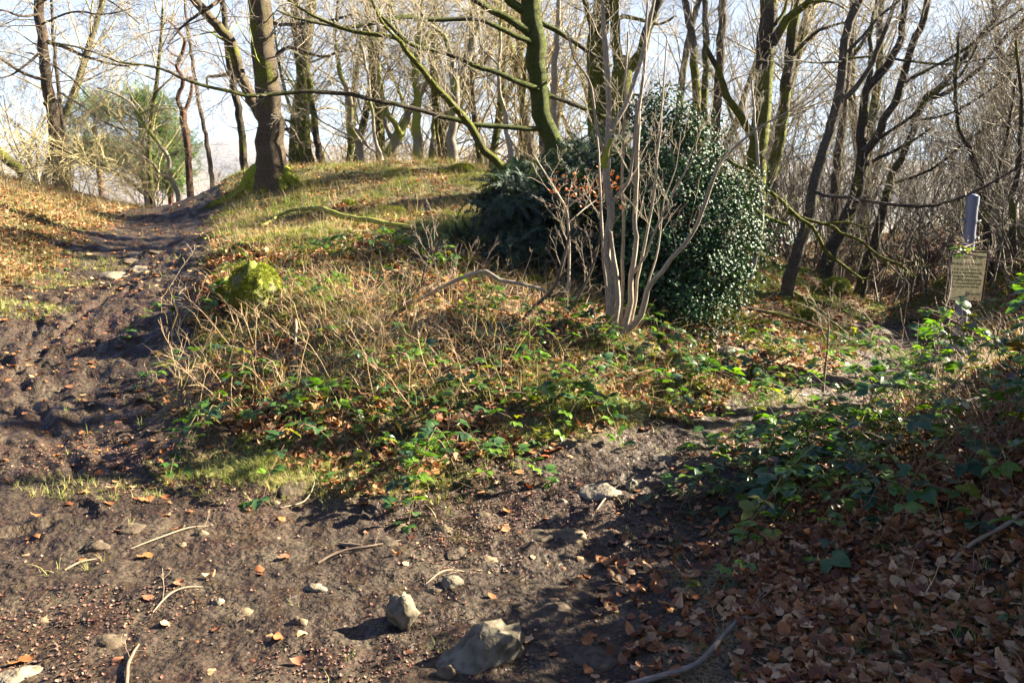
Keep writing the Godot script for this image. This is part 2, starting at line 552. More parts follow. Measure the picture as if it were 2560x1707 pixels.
func stone_mesh(size: Vector3, sd: int, col: Color, rough := 0.22, mosscover := 0.0, wedge := 0.0) -> ArrayMesh:
	var b := MB.new()
	var n := FastNoiseLite.new(); n.seed = sd; n.frequency = 0.9; n.fractal_octaves = 3
	var rings := 11; var seg := 16
	for i in rings + 1:
		var a := PI * i / rings
		for s in seg + 1:
			var t := TAU * s / seg
			var q := Vector3(sin(a) * cos(t), cos(a), sin(a) * sin(t))
			if s == seg: q = Vector3(sin(a), cos(a), 0)
			var cut := 1.0
			for k in 8:          # flat broken faces
				var f := Vector3(sin(sd * 1.7 + k * 2.1), cos(sd * 0.9 + k * 1.3) * 0.8, sin(sd * 2.3 + k * 3.7)).normalized()
				var dd := q.dot(f)
				if dd > 0.0: cut = minf(cut, (0.58 + 0.3 * fmod(absf(sin(sd * 3.3 + k)), 1.0)) / maxf(dd, 0.01))
			var w := cut * (1.0 + rough * n.get_noise_3dv(q * 1.6) + rough * 0.4 * n.get_noise_3dv(q * 6.0))
			var vv := q * w * size * 0.5
			if wedge > 0.0: vv.y *= lerpf(1.0, 0.25 + 1.1 * smoothstep(-0.5, 0.35, q.x), wedge)
			b.v.append(vv)
			var mm := smoothstep(0.0, 0.25, n.get_noise_3dv(q * 3.0 + Vector3(9, 3, 1)) + (mosscover - 0.5) * 1.6) if mosscover > 0.0 else 0.0
			b.c.append(col.lerp(Color(0.13, 0.15, 0.02), mm) * (0.9 + 0.2 * n.get_noise_3dv(q * 9.0)))
			b.uv.append(Vector2(t, a))
	var w1 := seg + 1
	for i in rings:
		for s in seg:
			var o := i * w1 + s
			b.ix.append_array([o, o + w1, o + 1, o + 1, o + w1, o + w1 + 1])
	b.smooth()
	for i in rings + 1:      # weld the seam
		var q := (b.n[i * w1] + b.n[i * w1 + seg]).normalized()
		b.n[i * w1] = q; b.n[i * w1 + seg] = q
	return b.mesh(M.stone)

# ------------------------------------------------------------------ trees
const BARK := {"oak": Color(0.16, 0.125, 0.085), "pale": Color(0.30, 0.26, 0.20), "dark": Color(0.10, 0.083, 0.06), "grey": Color(0.19, 0.165, 0.13), "larch": Color(0.15, 0.11, 0.085), "red": Color(0.2, 0.11, 0.08), "birch": Color(0.28, 0.235, 0.175)}
const MOSS := Color(0.175, 0.195, 0.02)
const MOSSD := Color(0.09, 0.11, 0.017)

func curve(a: Array, d0: float, d1: float, origin: Vector3) -> Array:
	var p: Array = []; var r: Array = []
	var k := a.size() / 3
	for i in k:
		var t := float(i) / maxf(1, k - 1)
		var D := lerpf(d0, d1, t)
		p.append(at(a[i * 3], a[i * 3 + 1], D))
		r.append(a[i * 3 + 2] * 0.5 / FPX * D)
	var pp := PackedVector3Array(); var rr := PackedFloat32Array()
	for i in k - 1:
		var n := clampi(int((p[i + 1] - p[i]).length() / 0.16) + 1, 2, 9)
		for s in n:
			var t := float(s) / n
			pp.append(Vector3(p[i]).cubic_interpolate(p[i + 1], p[maxi(0, i - 1)], p[mini(k - 1, i + 2)], t) - origin)
			rr.append(lerpf(r[i], r[i + 1], t))
	pp.append(p[k - 1] - origin); rr.append(r[k - 1])
	return [pp, rr]

func limb(b: MB, cr: Array, col: Color, moss: float, mosscol := MOSS, lump := 0.12, sides := 0) -> void:
	var p: PackedVector3Array = cr[0]; var r: PackedFloat32Array = cr[1]
	var q := PackedVector3Array(); var cols := PackedColorArray()
	for i in p.size():
		var wob := Vector3(nz.get_noise_3d(p[i].x * 30, p[i].y * 30, p[i].z * 30 + 7), 0.6 * nz.get_noise_3d(p[i].x * 30 + 40, p[i].y * 30, p[i].z * 30), 0.0) * minf(r[i] * 1.2, 0.05)
		q.append(p[i] + wob); cols.append(col * (0.9 + 0.25 * nz.get_noise_1d(i * 31.0)))
	var s := sides if sides else (48 if r[0] > 0.2 else clampi(int(r[0] * 60) + 6, 6, 18))
	b.tube(q, r, s, cols, true, nf, moss, mosscol, lump)

func grow(b: MB, p: Vector3, d: Vector3, L: float, r: float, lev: int, K: Dictionary) -> void:
	var n := clampi(int(L / 0.18) + 2, 3, 7) if lev > 0 else 3
	var pts := PackedVector3Array([p]); var rad := PackedFloat32Array([r]); var dirs := PackedVector3Array([d])
	var col: Color = K.col
	col = col * R(0.8, 1.2)
	var cols := PackedColorArray([col])
	var q := p
	for i in n:
		d = (d + rv() * K.wob + Vector3.UP * K.up * (0.6 if lev > 0 else 1.0)).normalized()
		q += d * L / n
		pts.append(q); rad.append(maxf(r * (1.0 - 0.7 * (i + 1) / n), K.rmin)); dirs.append(d); cols.append(col)
	b.tube(pts, rad, 6 if r > 0.03 else (4 if r > 0.009 else 3), cols, false, nf if r > 0.012 and K.moss > 0.0 else null, K.moss, MOSSD.lerp(MOSS, 0.5), 0.0)
	if lev <= 0: return
	var kids: int = K.kids[lev - 1]
	for j in kids:
		var t := 0.22 + 0.78 * (j + R()) / kids
		var f := t * n
		var i := mini(int(f), n - 1)
		var o := pts[i].lerp(pts[i + 1], f - i)
		var dd := dirs[i + 1]
		var side := dd.cross(rv()).normalized()
		side = (side + Vector3(0, 0.25, 0)).normalized()
		var a: float = R(0.5, 0.95) * K.angle
		grow(b, o, (dd * cos(a) + side * sin(a)).normalized(), L * R(0.35, 0.68) * (1.15 - 0.5 * t), maxf(rad[i] * R(0.4, 0.62), K.rmin), lev - 1, K)

func style(col: Color, kids: Array, wob := 0.22, up := 0.05, angle := 1.0, moss := 0.0, rmin := 0.0022) -> Dictionary:
	return {"col": col, "kids": kids, "wob": wob, "up": up, "angle": angle, "moss": moss, "rmin": rmin, "thin": 1.0}

func sprout(b: MB, cr: Array, count: int, len: float, lev: int, K: Dictionary, from := 0.25, share := 0.35) -> void:
	var p: PackedVector3Array = cr[0]; var r: PackedFloat32Array = cr[1]
	count = int(count * 1.5)
	for j in count:
		var t := from + (1.0 - from) * (j + R()) / count
		var f := t * (p.size() - 1)
		var i := mini(int(f), p.size() - 2)
		var dd := (p[i + 1] - p[i]).normalized()
		var side := dd.cross(rv()).normalized()
		side = (side + Vector3(0, K.up * 2.0, 0)).normalized()
		var a: float = R(0.6, 1.25) * K.angle
		grow(b, p[i].lerp(p[i + 1], f - i), (dd * cos(a) + side * sin(a)).normalized(), len * R(0.6, 1.3) * (1.2 - 0.5 * t), maxf(minf(r[i] * share, len * 0.0085 * K.thin), K.rmin), lev, K)

# limbs: first is the trunk, [points, d0, d1]; twigs [count, length, levels] per limb
func traced_tree(called: String, label: String, group: String, col: Color, moss: float, limbs: Array, K: Dictionary, tw: Array, barkmat: Material, mosscol := MOSS) -> Node3D:
	var f: Array = limbs[0][0]
	var foot := at(f[0], f[1], limbs[0][1])
	foot.y = minf(foot.y, height(foot.x, -foot.z))
	var t := thing(called, foot, label, "tree", group)
	var twigs := MB.new()
	for i in limbs.size():
		var cr := curve(limbs[i][0], limbs[i][1], limbs[i][2], foot)
		var b := MB.new()
		if i == 0:      # sink the trunk in the ground
			var p: PackedVector3Array = cr[0]; var r: PackedFloat32Array = cr[1]
			p.insert(0, Vector3(p[0].x, -0.25, p[0].z)); r.insert(0, r[0] * 1.25)
			cr = [p, r]
		limb(b, cr, col, moss, mosscol)
		put("trunk" if i == 0 else "branch", b.mesh(barkmat), t)
		var w: Array = tw[mini(i, tw.size() - 1)]
		if w[0] > 0: sprout(twigs, cr, w[0], w[1], w[2], K, w[3] if w.size() > 3 else 0.3)
	if twigs.v.size(): fine("twigs", twigs.mesh(M.twig), t)
	return t

func _ready() -> void:
	rng.seed = 20240217
	nz.seed = 5; nz.frequency = 0.1; nz.fractal_octaves = 3
	nf.seed = 77; nf.frequency = 0.1; nf.fractal_octaves = 2
	# ---- camera
	var cam := Camera3D.new()
	cam.name = "camera"
	add_child(cam)
	cam.fov = rad_to_deg(2.0 * atan(853.5 / FPX))
	cam.position = Vector3(0, EYE, 0)
	cam.rotation = Vector3(-PITCH, 0, 0)
	cam.near = 0.05; cam.far = 6000.0
	cam.current = true
	# ---- sky, sun, exposure
	var sky := ProceduralSkyMaterial.new()
	sky.sky_top_color = Color(0.24, 0.42, 0.77)
	sky.sky_horizon_color = Color(0.90, 0.955, 1.0)
	sky.sky_curve = 0.30
	sky.sun_angle_max = 68.0
	sky.sun_curve = 0.5
	sky.ground_bottom_color = Color(0.25, 0.22, 0.18)
	sky.ground_horizon_color = Color(0.7, 0.72, 0.75)
	sky.energy_multiplier = 0.13
	var env := Environment.new()
	env.background_mode = Environment.BG_SKY
	env.sky = Sky.new()
	env.sky.sky_material = sky
	env.tonemap_mode = Environment.TONE_MAPPER_LINEAR
	env.tonemap_exposure = 11.0
	env.sdfgi_enabled = true; env.ssao_enabled = true; env.ssil_enabled = true
	env.fog_enabled = true
	env.fog_density = 0.00014
	env.fog_light_color = Color(0.78, 0.88, 1.0)
	var we := WorldEnvironment.new()
	we.name = "environment"
	we.environment = env
	add_child(we)
	var sun := DirectionalLight3D.new()
	sun.name = "sun"
	sun.light_energy = 1.6
	sun.light_color = Color(1.0, 0.95, 0.85)
	sun.light_angular_distance = 0.5
	sun.shadow_enabled = true
	add_child(sun)
	var az := deg_to_rad(72.0); var el := deg_to_rad(27.0)
	var to_sun := Vector3(sin(az) * cos(el), sin(el), -cos(az) * cos(el))
	sun.look_at_from_position(to_sun * 50.0, Vector3.ZERO, Vector3.UP)
	# ---- the place
	make_materials()
	solve_terrain()
	make_paths()
	make_ruts()
	make_ground()
	make_hills()
	make_trees()
	make_background()
	make_bushes()
	make_sign()
	make_stones()
	make_branches()
	make_brambles()
	make_cover()

func make_ruts() -> void:
	for a in [[0.035, 0.055, [10,890, 38,925, 60,975, 110,1050, 160,1115, 205,1190]], [0.025, 0.045, [0,960, 40,1010, 95,1075, 130,1120]],
			[0.03, 0.04, [35,920, 120,850, 210,770, 300,710]], [0.028, 0.035, [60,860, 85,810, 110,770, 160,730]], [0.03, 0.035, [300,735, 350,690, 395,645]], [0.03, 0.04, [130,1290, 180,1270, 230,1280]], [0.03, 0.04, [150,1262, 195,1250, 222,1262]],
			[0.03, 0.05, [0,1330, 60,1310, 110,1300]], [0.025, 0.05, [0,1400, 40,1370, 80,1350]]]:
		var p := PackedVector2Array()
		for i in a[2].size() / 2:
			var q := on_ground(a[2][i * 2], a[2][i * 2 + 1])
			p.append(Vector2(q.x, -q.z))
		var lo := p[0]; var hi := p[0]
		for q in p:
			lo = lo.min(q); hi = hi.max(q)
		ruts.append({"d": a[0], "w": a[1], "p": p, "lo": lo - Vector2(0.25, 0.25), "hi": hi + Vector2(0.25, 0.25)})

# ------------------------------------------------------------------ the traced trees
func make_trees() -> void:
	var oak: Color = BARK.oak; var dark: Color = BARK.dark; var pale: Color = BARK.pale; var grey: Color = BARK.grey
	# the oak by the uphill path
	var od := -on_ground(686, 466).z
	var t := traced_tree("oak_tree", "stout ridged oak with bright moss over its flared roots beside uphill path", "", oak, 0.26,
		[[[684,470,98, 681,440,80, 678,400,70, 676,329,64, 669,219,57, 664,165,56, 658,110,51, 647,0,49, 640,-200,44, 650,-420,36], od, od],
		[[660,300,30, 638,265,28, 603,190,27, 578,110,25, 541,62,23, 486,0,21, 430,-80,18, 400,-200,14], 14.4, 13.6],
		[[690,140,9, 720,118,9, 770,132,8, 805,142,7, 850,128,4], 14.3, 13.8],
		[[670,50,9, 700,62,8, 760,58,7, 830,50,6, 900,30,4], 14.3, 13.0],
		[[625,-60,14, 560,-10,11, 520,20,8, 460,60,5, 420,110,3], 14.3, 13.0],
		[[700,330,6, 730,320,6, 745,350,5, 760,372,3], 14.4, 14.0]],
		style(Color(0.17, 0.14, 0.10), [3, 4], 0.28, 0.02, 1.1, 0.35), [[14, 1.5, 2, 0.3], [12, 1.5, 2], [9, 0.8, 2], [10, 0.8, 2], [10, 0.8, 2], [4, 0.4, 1]], M.bark)
	# roots, grown with moss
	var foot := t.position
	foot.y = height(foot.x, od)
	var tufts := PackedFloat32Array()
	for a in [[[655,450,48, 610,478,32, 565,498,20, 520,508,9]], [[668,460,44, 640,486,28, 610,500,12, 585,512,6]], [[690,460,46, 705,476,28, 715,488,10]], [[708,448,40, 745,452,22, 775,448,8]], [[676,464,44, 672,486,26, 655,500,9]], [[640,450,20, 610,460,14, 590,470,8]], [[715,440,20, 740,440,12, 765,436,6]]]:
		var b := MB.new()
		var cr := curve(a[0], od, od - 0.4, Vector3.ZERO)
		var p: PackedVector3Array = cr[0]
		for i in p.size():
			var s := float(i) / (p.size() - 1)
			p[i].y = lerpf(foot.y + 0.22, height(p[i].x, -p[i].z) + 0.01, smoothstep(0.0, 0.55, s))
			p[i] -= t.position
		limb(b, [p, cr[1]], oak, 0.9, MOSS, 0.3, 9)
		put("root", b.mesh(M.moss), t)
		for i in p.size():
			for k in 26:
				var d := (rv() + Vector3(0, 0.5, 0.3)).normalized()
				var z := d.cross(rv()).normalized()
				var q := p[i].lerp(p[mini(i + 1, p.size() - 1)], R())
				push(tufts, Transform3D(Basis(d.cross(z), d, z).scaled(Vector3.ONE * R(1.0, 2.4)), q + d * cr[1][i] * 0.97), MOSS.lerp(MOSSD, R()) if R() < 0.8 else Color(0.24, 0.16, 0.08))
	scatter("moss", M.moss_tuft, tufts, t)
	# larch at the far left
	var larch: Color = BARK.larch
	traced_tree("larch_tree", "straight larch with drooping feathery twigs at the far left", "", larch, 0.12,
		[[[150,410,36, 146,395,32, 132,293,27, 113,183,23, 102,73,21, 95,0,20, 85,-250,15], 19.5, 19.5],
		[[112,260,12, 130,252,11, 148,255,8, 150,245,4], 19.3, 19.0],
		[[122,105,11, 165,120,10, 215,142,8, 280,160,5, 320,165,3], 19.3, 18],
		[[145,230,6, 200,262,6, 250,300,5, 320,330,3], 19.3, 17.5],
		[[142,325,9, 165,342,8, 195,355,7, 245,357,4], 19.3, 18.2],
		[[108,120,6, 60,165,5, 20,190,4, -40,200,3], 19.3, 18],
		[[104,60,5, 180,30,5, 260,36,4, 330,20,2], 19.3, 17],
		[[100,35,6, 50,40,5, 0,25,4, -60,50,3], 19.3, 18],
		[[118,200,8, 70,190,7, 20,160,6, -40,120,4], 19.3, 18],
		[[110,150,5, 170,190,4, 230,250,3, 290,300,2], 19.3, 17.4],
		[[98,10,6, 150,-20,5, 250,-10,4, 350,60,2], 19.3, 17]],
		style(Color(0.2, 0.165, 0.10), [5, 5], 0.18, -0.12, 1.15, 0.0, 0.003), [[16, 1.8, 2, 0.35], [2, 0.3, 1], [12, 0.9, 2], [14, 0.9, 2], [8, 0.5, 2], [9, 0.7, 2], [14, 0.8, 2], [9, 0.8, 2], [9, 0.8, 2], [14, 0.9, 2], [14, 0.9, 2]], M.bark)
	traced_tree("slender_larch", "thin dark trunk standing close behind the larch", "", larch, 0.1, [[[166,370,12, 155,310,10, 146,230,9, 138,170,8, 130,60,6, 126,-120,4], 20.5, 20.5]], style(Color(0.17, 0.13, 0.09), [3, 4], 0.2, -0.02), [[16, 1.0, 2, 0.2]], M.bark)
	# crooked pine and companions seen over the brow of the path
	var ks := style(Color(0.15, 0.115, 0.085), [3, 4], 0.35, 0.02, 1.1, 0.0, 0.003)
	traced_tree("crooked_pine", "twisted reddish pine trunk forking like a wishbone beyond uphill path", "", BARK.red, 0.0,
		[[[474,460,17, 471,402,16, 464,347,16, 455,285,17, 456,270,14], 24, 24],
		[[455,284,10, 444,249,10, 453,219,9, 457,197,9, 441,168,9, 448,143,9, 461,106,8, 450,84,6, 420,50,4], 24, 23.5],
		[[456,283,9, 470,255,9, 479,219,8, 478,194,7, 462,200,5], 24, 24.2],
		[[441,165,5, 430,158,4, 424,152,3], 24, 23.8], [[448,142,5, 430,135,4, 415,120,3], 24, 23.6]],
		ks, [[6, 0.8, 2, 0.4], [14, 1.0, 2], [8, 0.8, 2], [3, 0.5, 2], [3, 0.5, 2]], M.bark)
	traced_tree("leaning_pole_tree", "thin straight trunk leaning left beside the crooked pine", "", larch, 0.1, [[[531,445,12, 512,336,10, 490,219,9, 468,66,7, 455,-40,5], 24.5, 25.5]], ks, [[18, 1.0, 2, 0.25]], M.bark)
	traced_tree("ash_tree", "straight dark trunk half hidden by the oak's pale limb", "", dark, 0.3, [[[612,420,20, 600,311,17, 585,219,17, 570,128,15, 556,0,13, 545,-200,9], 23, 23], [[585,178,9, 560,186,8, 530,190,7, 516,195,6, 520,225,3], 22.8, 22.3]], ks, [[24, 1.4, 2, 0.15], [5, 0.6, 2]], M.bark)
	traced_tree("hawthorn_tree", "small pale crooked hawthorn curving up from the path side", "", pale, 0.25,
		[[[446,494,15, 438,470,13, 424,439,12, 420,395,10, 398,366,9, 373,329,9, 347,292,8, 329,263,7, 303,241,5, 241,219,3], 17.5, 16.8],
		[[424,445,8, 395,428,8, 384,410,7, 340,385,5, 270,362,3], 17.4, 16.6], [[420,392,5, 440,378,5, 460,372,3], 17.4, 17.2], [[345,286,4, 365,278,4, 395,258,2], 17, 16.7]],
		style(Color(0.26, 0.22, 0.13), [3, 4], 0.34, 0.03, 1.2), [[22, 0.8, 2, 0.35], [12, 0.7, 2], [4, 0.5, 2], [4, 0.5, 2]], M.smooth_bark)
	traced_tree("toppled_hawthorn", "low hawthorn stem sprawling left at the path brow", "", pale, 0.2, [[[368,495,10, 330,457,9, 278,428,8, 220,402,6, 170,385,4], 18, 17.4]], style(Color(0.24, 0.2, 0.12), [4, 4], 0.34, 0.08, 1.2), [[26, 0.9, 2, 0.05]], M.smooth_bark)
	traced_tree("fallen_trunk_tree", "thick mossy trunk slanting in at the far left edge", "", grey, 0.6, [[[58,432,26, 25,405,24, -5,378,22, -60,330,18], 15.5, 15.2]], ks, [[6, 0.7, 2]], M.bark)
	# the row on the mound's crest
	var kc := style(Color(0.22, 0.18, 0.10), [3, 4], 0.3, 0.06, 1.05, 0.25, 0.0026)
	traced_tree("crest_beech", "twin dark beech trunk just behind the oak on the crest", "trees on the crest", dark, 0.5, [[[770,424,34, 760,329,28, 757,219,26, 746,110,25, 735,0,22, 725,-180,15], 19, 19], [[802,415,18, 790,329,16, 775,219,15, 757,110,12, 750,20,9], 18.7, 18.6], [[760,330,8, 730,305,7, 712,300,5], 18.8, 18.2]], kc, [[26, 1.5, 2, 0.12], [20, 1.1, 2], [4, 0.6, 2]], M.bark)
	traced_tree("crest_beech", "pale forked beech with an upright mossy right arm on the crest", "trees on the crest", grey, 0.35, [[[1131,400,30, 1130,329,23, 1139,256,22, 1137,195,24, 1135,175,22], 17.2, 17.2],
		[[1137,185,14, 1128,139,12, 1117,102,11, 1085,70,9, 1062,51,8, 1040,10,6], 17.2, 16.6], [[1140,188,18, 1161,165,17, 1183,110,15, 1194,48,13, 1185,0,11, 1180,-150,8], 17.2, 17.6], [[1160,160,6, 1215,190,5, 1260,160,4, 1300,120,2], 17.2, 16.8]], kc, [[8, 0.9, 2, 0.3], [16, 1.0, 2], [18, 1.2, 2], [8, 0.8, 2]], M.smooth_bark)
	traced_tree("crest_beech", "upright greenish beech left of the forked one on the crest", "trees on the crest", grey, 0.55, [[[1049,412,27, 1042,329,23, 1044,238,21, 1040,183,20, 1049,80,17, 1052,0,15, 1058,-160,10], 18.2, 18.4], [[1042,190,10, 1020,120,9, 990,60,7, 975,0,5], 18.2, 17.8], [[1046,130,8, 1075,80,7, 1098,20,6], 18.2, 18.6]], kc, [[22, 1.3, 2, 0.2], [12, 1.0, 2], [10, 0.9, 2]], M.smooth_bark)
	traced_tree("crest_sapling", "thin straight stem leaning left on the crest", "trees on the crest", pale, 0.2, [[[958,408,12, 938,347,9, 927,256,8, 919,183,7, 905,121,6, 895,20,4], 17, 17]], kc, [[16, 0.8, 2, 0.15]], M.smooth_bark)
	traced_tree("crest_beech", "slim beech bending left at the crest's brow", "trees on the crest", grey, 0.3, [[[905,405,22, 893,350,18, 879,311,17, 872,238,15, 850,183,12, 838,90,9, 845,0,7], 18.5, 18.5], [[880,312,8, 905,345,8, 925,372,6], 18.4, 18.2]], kc, [[22, 1.1, 2, 0.1], [4, 0.6, 2]], M.smooth_bark)
	traced_tree("crest_beech", "thick sprawling beech with curving low limbs on the crest", "trees on the crest", grey, 0.5, [[[974,402,38, 990,355,30, 1005,322,22, 1020,285,16, 1050,240,11, 1085,160,8, 1100,60,5], 19.5, 19.8], [[1000,335,16, 985,305,15, 962,268,14, 950,200,12, 944,110,10, 950,0,7], 19.5, 19.2], [[985,360,14, 965,310,11, 958,250,9, 935,180,7], 19.6, 20.3]], kc, [[14, 1.2, 2, 0.3], [20, 1.1, 2], [12, 1.0, 2]], M.smooth_bark)
	traced_tree("crest_beech", "leaning beech pair sweeping up right on the crest", "trees on the crest", grey, 0.4, [[[1080,405,24, 1090,340,18, 1120,280,16, 1165,215,14, 1215,150,11, 1250,60,8], 21, 21.5], [[1085,380,12, 1082,320,11, 1090,240,9, 1082,120,7], 21, 21]], kc, [[20, 1.2, 2, 0.2], [14, 1, 2]], M.smooth_bark)
	traced_tree("crest_beech", "grey beech with a straight stem right of the forked one", "trees on the crest", pale, 0.2, [[[1276,392,15, 1268,330,12, 1254,240,11, 1246,170,9, 1252,60,7, 1256,-60,5], 14.8, 14.8], [[1248,165,6, 1225,140,5, 1200,115,4, 1198,40,3], 14.8, 14.4]], kc, [[14, 0.9, 2, 0.2], [8, 0.6, 2]], M.smooth_bark)
	traced_tree("dead_standing_tree", "pale barkless standing trunk behind the big dark beech", "", BARK.birch, 0.0, [[[1388,345,18, 1385,280,16, 1388,180,15, 1392,80,12, 1396,-40,9], 15, 15]], kc, [[10, 0.9, 2, 0.2]], M.smooth_bark)
	# the big dark beech whose boughs reach left across the view
	var kb := style(Color(0.17, 0.145, 0.10), [3, 4], 0.28, 0.02, 1.15, 0.45)
	traced_tree("beech_tree", "big dark mossy beech with long level boughs reaching left", "", dark, 0.62,
		[[[1402,520,60, 1396,450,54, 1391,406,49, 1384,366,46, 1362,311,44, 1352,260,42, 1349,238,43, 1344,165,43, 1336,91,46, 1325,18,42, 1318,-120,38, 1310,-350,30], 11.5, 11.5],
		[[1350,322,13, 1270,318,12, 1180,308,12, 1100,290,12, 1030,268,11, 960,255,10, 850,233,10, 750,228,10, 640,240,9, 560,225,8, 480,205,8, 400,170,7, 300,155,6, 220,125,5, 130,105,4], 11.4, 8.6],
		[[1340,225,16, 1300,205,14, 1252,186,13, 1179,161,12, 1132,139,11, 1077,124,11, 1025,110,10, 974,62,9, 930,10,7, 900,-40,6], 11.4, 9.8],
		[[1332,108,14, 1289,88,13, 1245,66,12, 1190,46,12, 1106,48,11, 1033,46,11, 1004,40,10, 960,51,10, 887,66,8, 820,62,7, 740,45,5, 690,25,4], 11.4, 9.6],
		[[1325,78,20, 1270,48,17, 1216,18,15, 1186,0,14, 1120,-60,11], 11.4, 10.8],
		[[1360,236,13, 1417,252,12, 1486,281,11, 1540,300,9], 11.5, 12.2],
		[[1350,55,14, 1415,92,12, 1472,132,11, 1530,165,9], 11.5, 12.0],
		[[1322,30,22, 1290,15,20, 1265,-10,18, 1240,-50,15], 11.5, 11.3]],
		kb, [[0, 1, 1], [16, 0.7, 2], [16, 0.8, 2], [16, 0.8, 2], [8, 0.8, 2], [5, 0.5, 2], [6, 0.6, 2], [4, 0.6, 2]], M.bark, MOSSD)
	traced_tree("leaning_beech", "mossy beech stem slanting up left out of the dark yew", "", dark, 0.75,
		[[[1400,560,46, 1391,512,38, 1325,472,24, 1270,431,20, 1234,399,19, 1197,355,19, 1172,314,18, 1150,285,18, 1113,249,17, 1069,197,16, 1040,157,14, 1015,121,13, 989,95,12, 923,84,10, 850,69,8, 780,40,6, 720,0,5], 9.6, 9.0],
		[[1000,105,8, 975,80,7, 955,55,7, 940,30,6, 925,-10,5], 9.1, 9.0]], kb, [[14, 0.6, 2, 0.45], [6, 0.5, 2]], M.bark, MOSS)
	traced_tree("twin_beech", "massive dark twin beech with a cupped fork behind the hazel", "", dark, 0.7,
		[[[1502,520,56, 1500,450,46, 1493,256,44, 1490,146,43, 1497,73,40, 1505,0,38, 1510,-200,30], 12.8, 12.8],
		[[1545,500,60, 1545,420,54, 1550,300,52, 1552,219,54, 1562,165,50, 1570,150,36], 12.6, 12.6],
		[[1575,170,34, 1600,132,29, 1621,73,25, 1647,0,21, 1680,-120,16], 12.6, 12.4],
		[[1550,170,28, 1541,110,25, 1537,0,22, 1530,-160,16], 12.6, 12.7],
		[[1495,130,16, 1475,60,13, 1462,0,11], 12.7, 12.5], [[1535,55,12, 1560,42,11, 1600,48,10, 1650,60,7, 1690,40,5], 12.5, 11.8]],
		kb, [[10, 1.0, 2, 0.4], [0, 1, 1], [12, 1.0, 2], [8, 0.9, 2], [8, 0.8, 2], [8, 0.6, 2]], M.bark, MOSS)
	# many-stemmed young tree at the foot of the mound
	var kz := style(Color(0.27, 0.225, 0.165), [2, 3], 0.34, 0.08, 0.95, 0.0, 0.0014)
	kz.thin = 0.6; kz.rmin = 0.001
	t = traced_tree("young_birch", "pale many-stemmed young tree with a mossy collar growing on the mound edge", "", BARK.birch, 0.0,
		[[[1536,842,26, 1530,780,22, 1526,716,21, 1523,640,20, 1523,570,20, 1523,512,20, 1519,420,20, 1521,329,16, 1519,219,14, 1515,110,13, 1508,18,10, 1500,-120,7], 6.6, 6.6],
		[[1541,838,16, 1545,760,14, 1543,716,14, 1537,643,12, 1529,580,10], 6.5, 6.55],
		[[1563,825,20, 1578,716,15, 1585,661,14, 1592,590,13, 1585,548,13, 1596,439,12, 1592,366,11, 1600,274,10, 1610,183,8, 1616,60,6, 1622,-60,4], 6.6, 6.7],
		[[1565,834,22, 1603,789,16, 1618,724,15, 1654,680,13, 1709,610,12, 1748,556,11, 1780,457,10, 1806,402,9, 1861,347,7, 1905,314,5, 1960,285,4, 2030,240,2], 6.6, 6.0],
		[[1530,508,11, 1567,461,9, 1581,413,8, 1589,329,7, 1592,250,5], 6.6, 6.4],
		[[1526,330,14, 1567,263,12, 1585,205,11, 1610,121,10, 1632,18,8, 1650,-80,6], 6.6, 6.75],
		[[1512,390,8, 1490,311,8, 1479,219,7, 1464,183,6, 1435,146,5, 1420,80,4], 6.6, 6.4],
		[[1580,690,8, 1612,640,7, 1645,560,6, 1690,470,5, 1730,400,4, 1780,330,2], 6.6, 6.3],
		[[1552,838,11, 1556,700,10, 1560,560,9, 1556,420,8, 1562,250,6, 1570,80,4], 6.65, 6.8], [[1575,832,10, 1596,700,9, 1622,560,8, 1640,430,7, 1655,280,5, 1668,100,3], 6.65, 6.9], [[1526,836,10, 1512,700,9, 1505,560,8, 1500,430,6, 1488,300,4], 6.6, 6.9],
		[[1612,735,6, 1640,650,6, 1650,590,5, 1660,500,4, 1690,420,3, 1702,330,2], 6.6, 6.9]],
		kz, [[7, 0.6, 2, 0.5], [2, 0.3, 1], [7, 0.55, 2], [7, 0.5, 2], [4, 0.45, 2], [5, 0.45, 2], [5, 0.45, 2], [5, 0.4, 2], [5, 0.4, 2]], M.smooth_bark)
	var col := MB.new()
	limb(col, curve([1520,424,22, 1518,405,24, 1520,385,23, 1521,355,20, 1521,345,17], 6.6, 6.6, t.position), MOSS, 1.0, MOSS, 0.5, 12)
	put("moss_collar", col.mesh(M.moss), t)
	traced_tree("hazel_shrub", "slim bare shrub stem holding rusty leaves left of pale young tree", "", pale, 0.0,
		[[[1406,792,9, 1420,698,8, 1424,607,7, 1420,548,7, 1413,519,6, 1395,486,6, 1362,431,4, 1330,380,2], 7.4, 7.2], [[1414,520,5, 1435,505,5, 1470,480,4, 1500,470,2], 7.3, 7.1], [[1418,560,4, 1450,530,4, 1470,515,3, 1490,500,2], 7.3, 7.5]],
		kz, [[7, 0.45, 2, 0.35], [4, 0.35, 2], [3, 0.3, 2]], M.smooth_bark)
	# right-hand group
	var kr := style(Color(0.16, 0.135, 0.10), [3, 4], 0.24, 0.05, 1.05, 0.2)
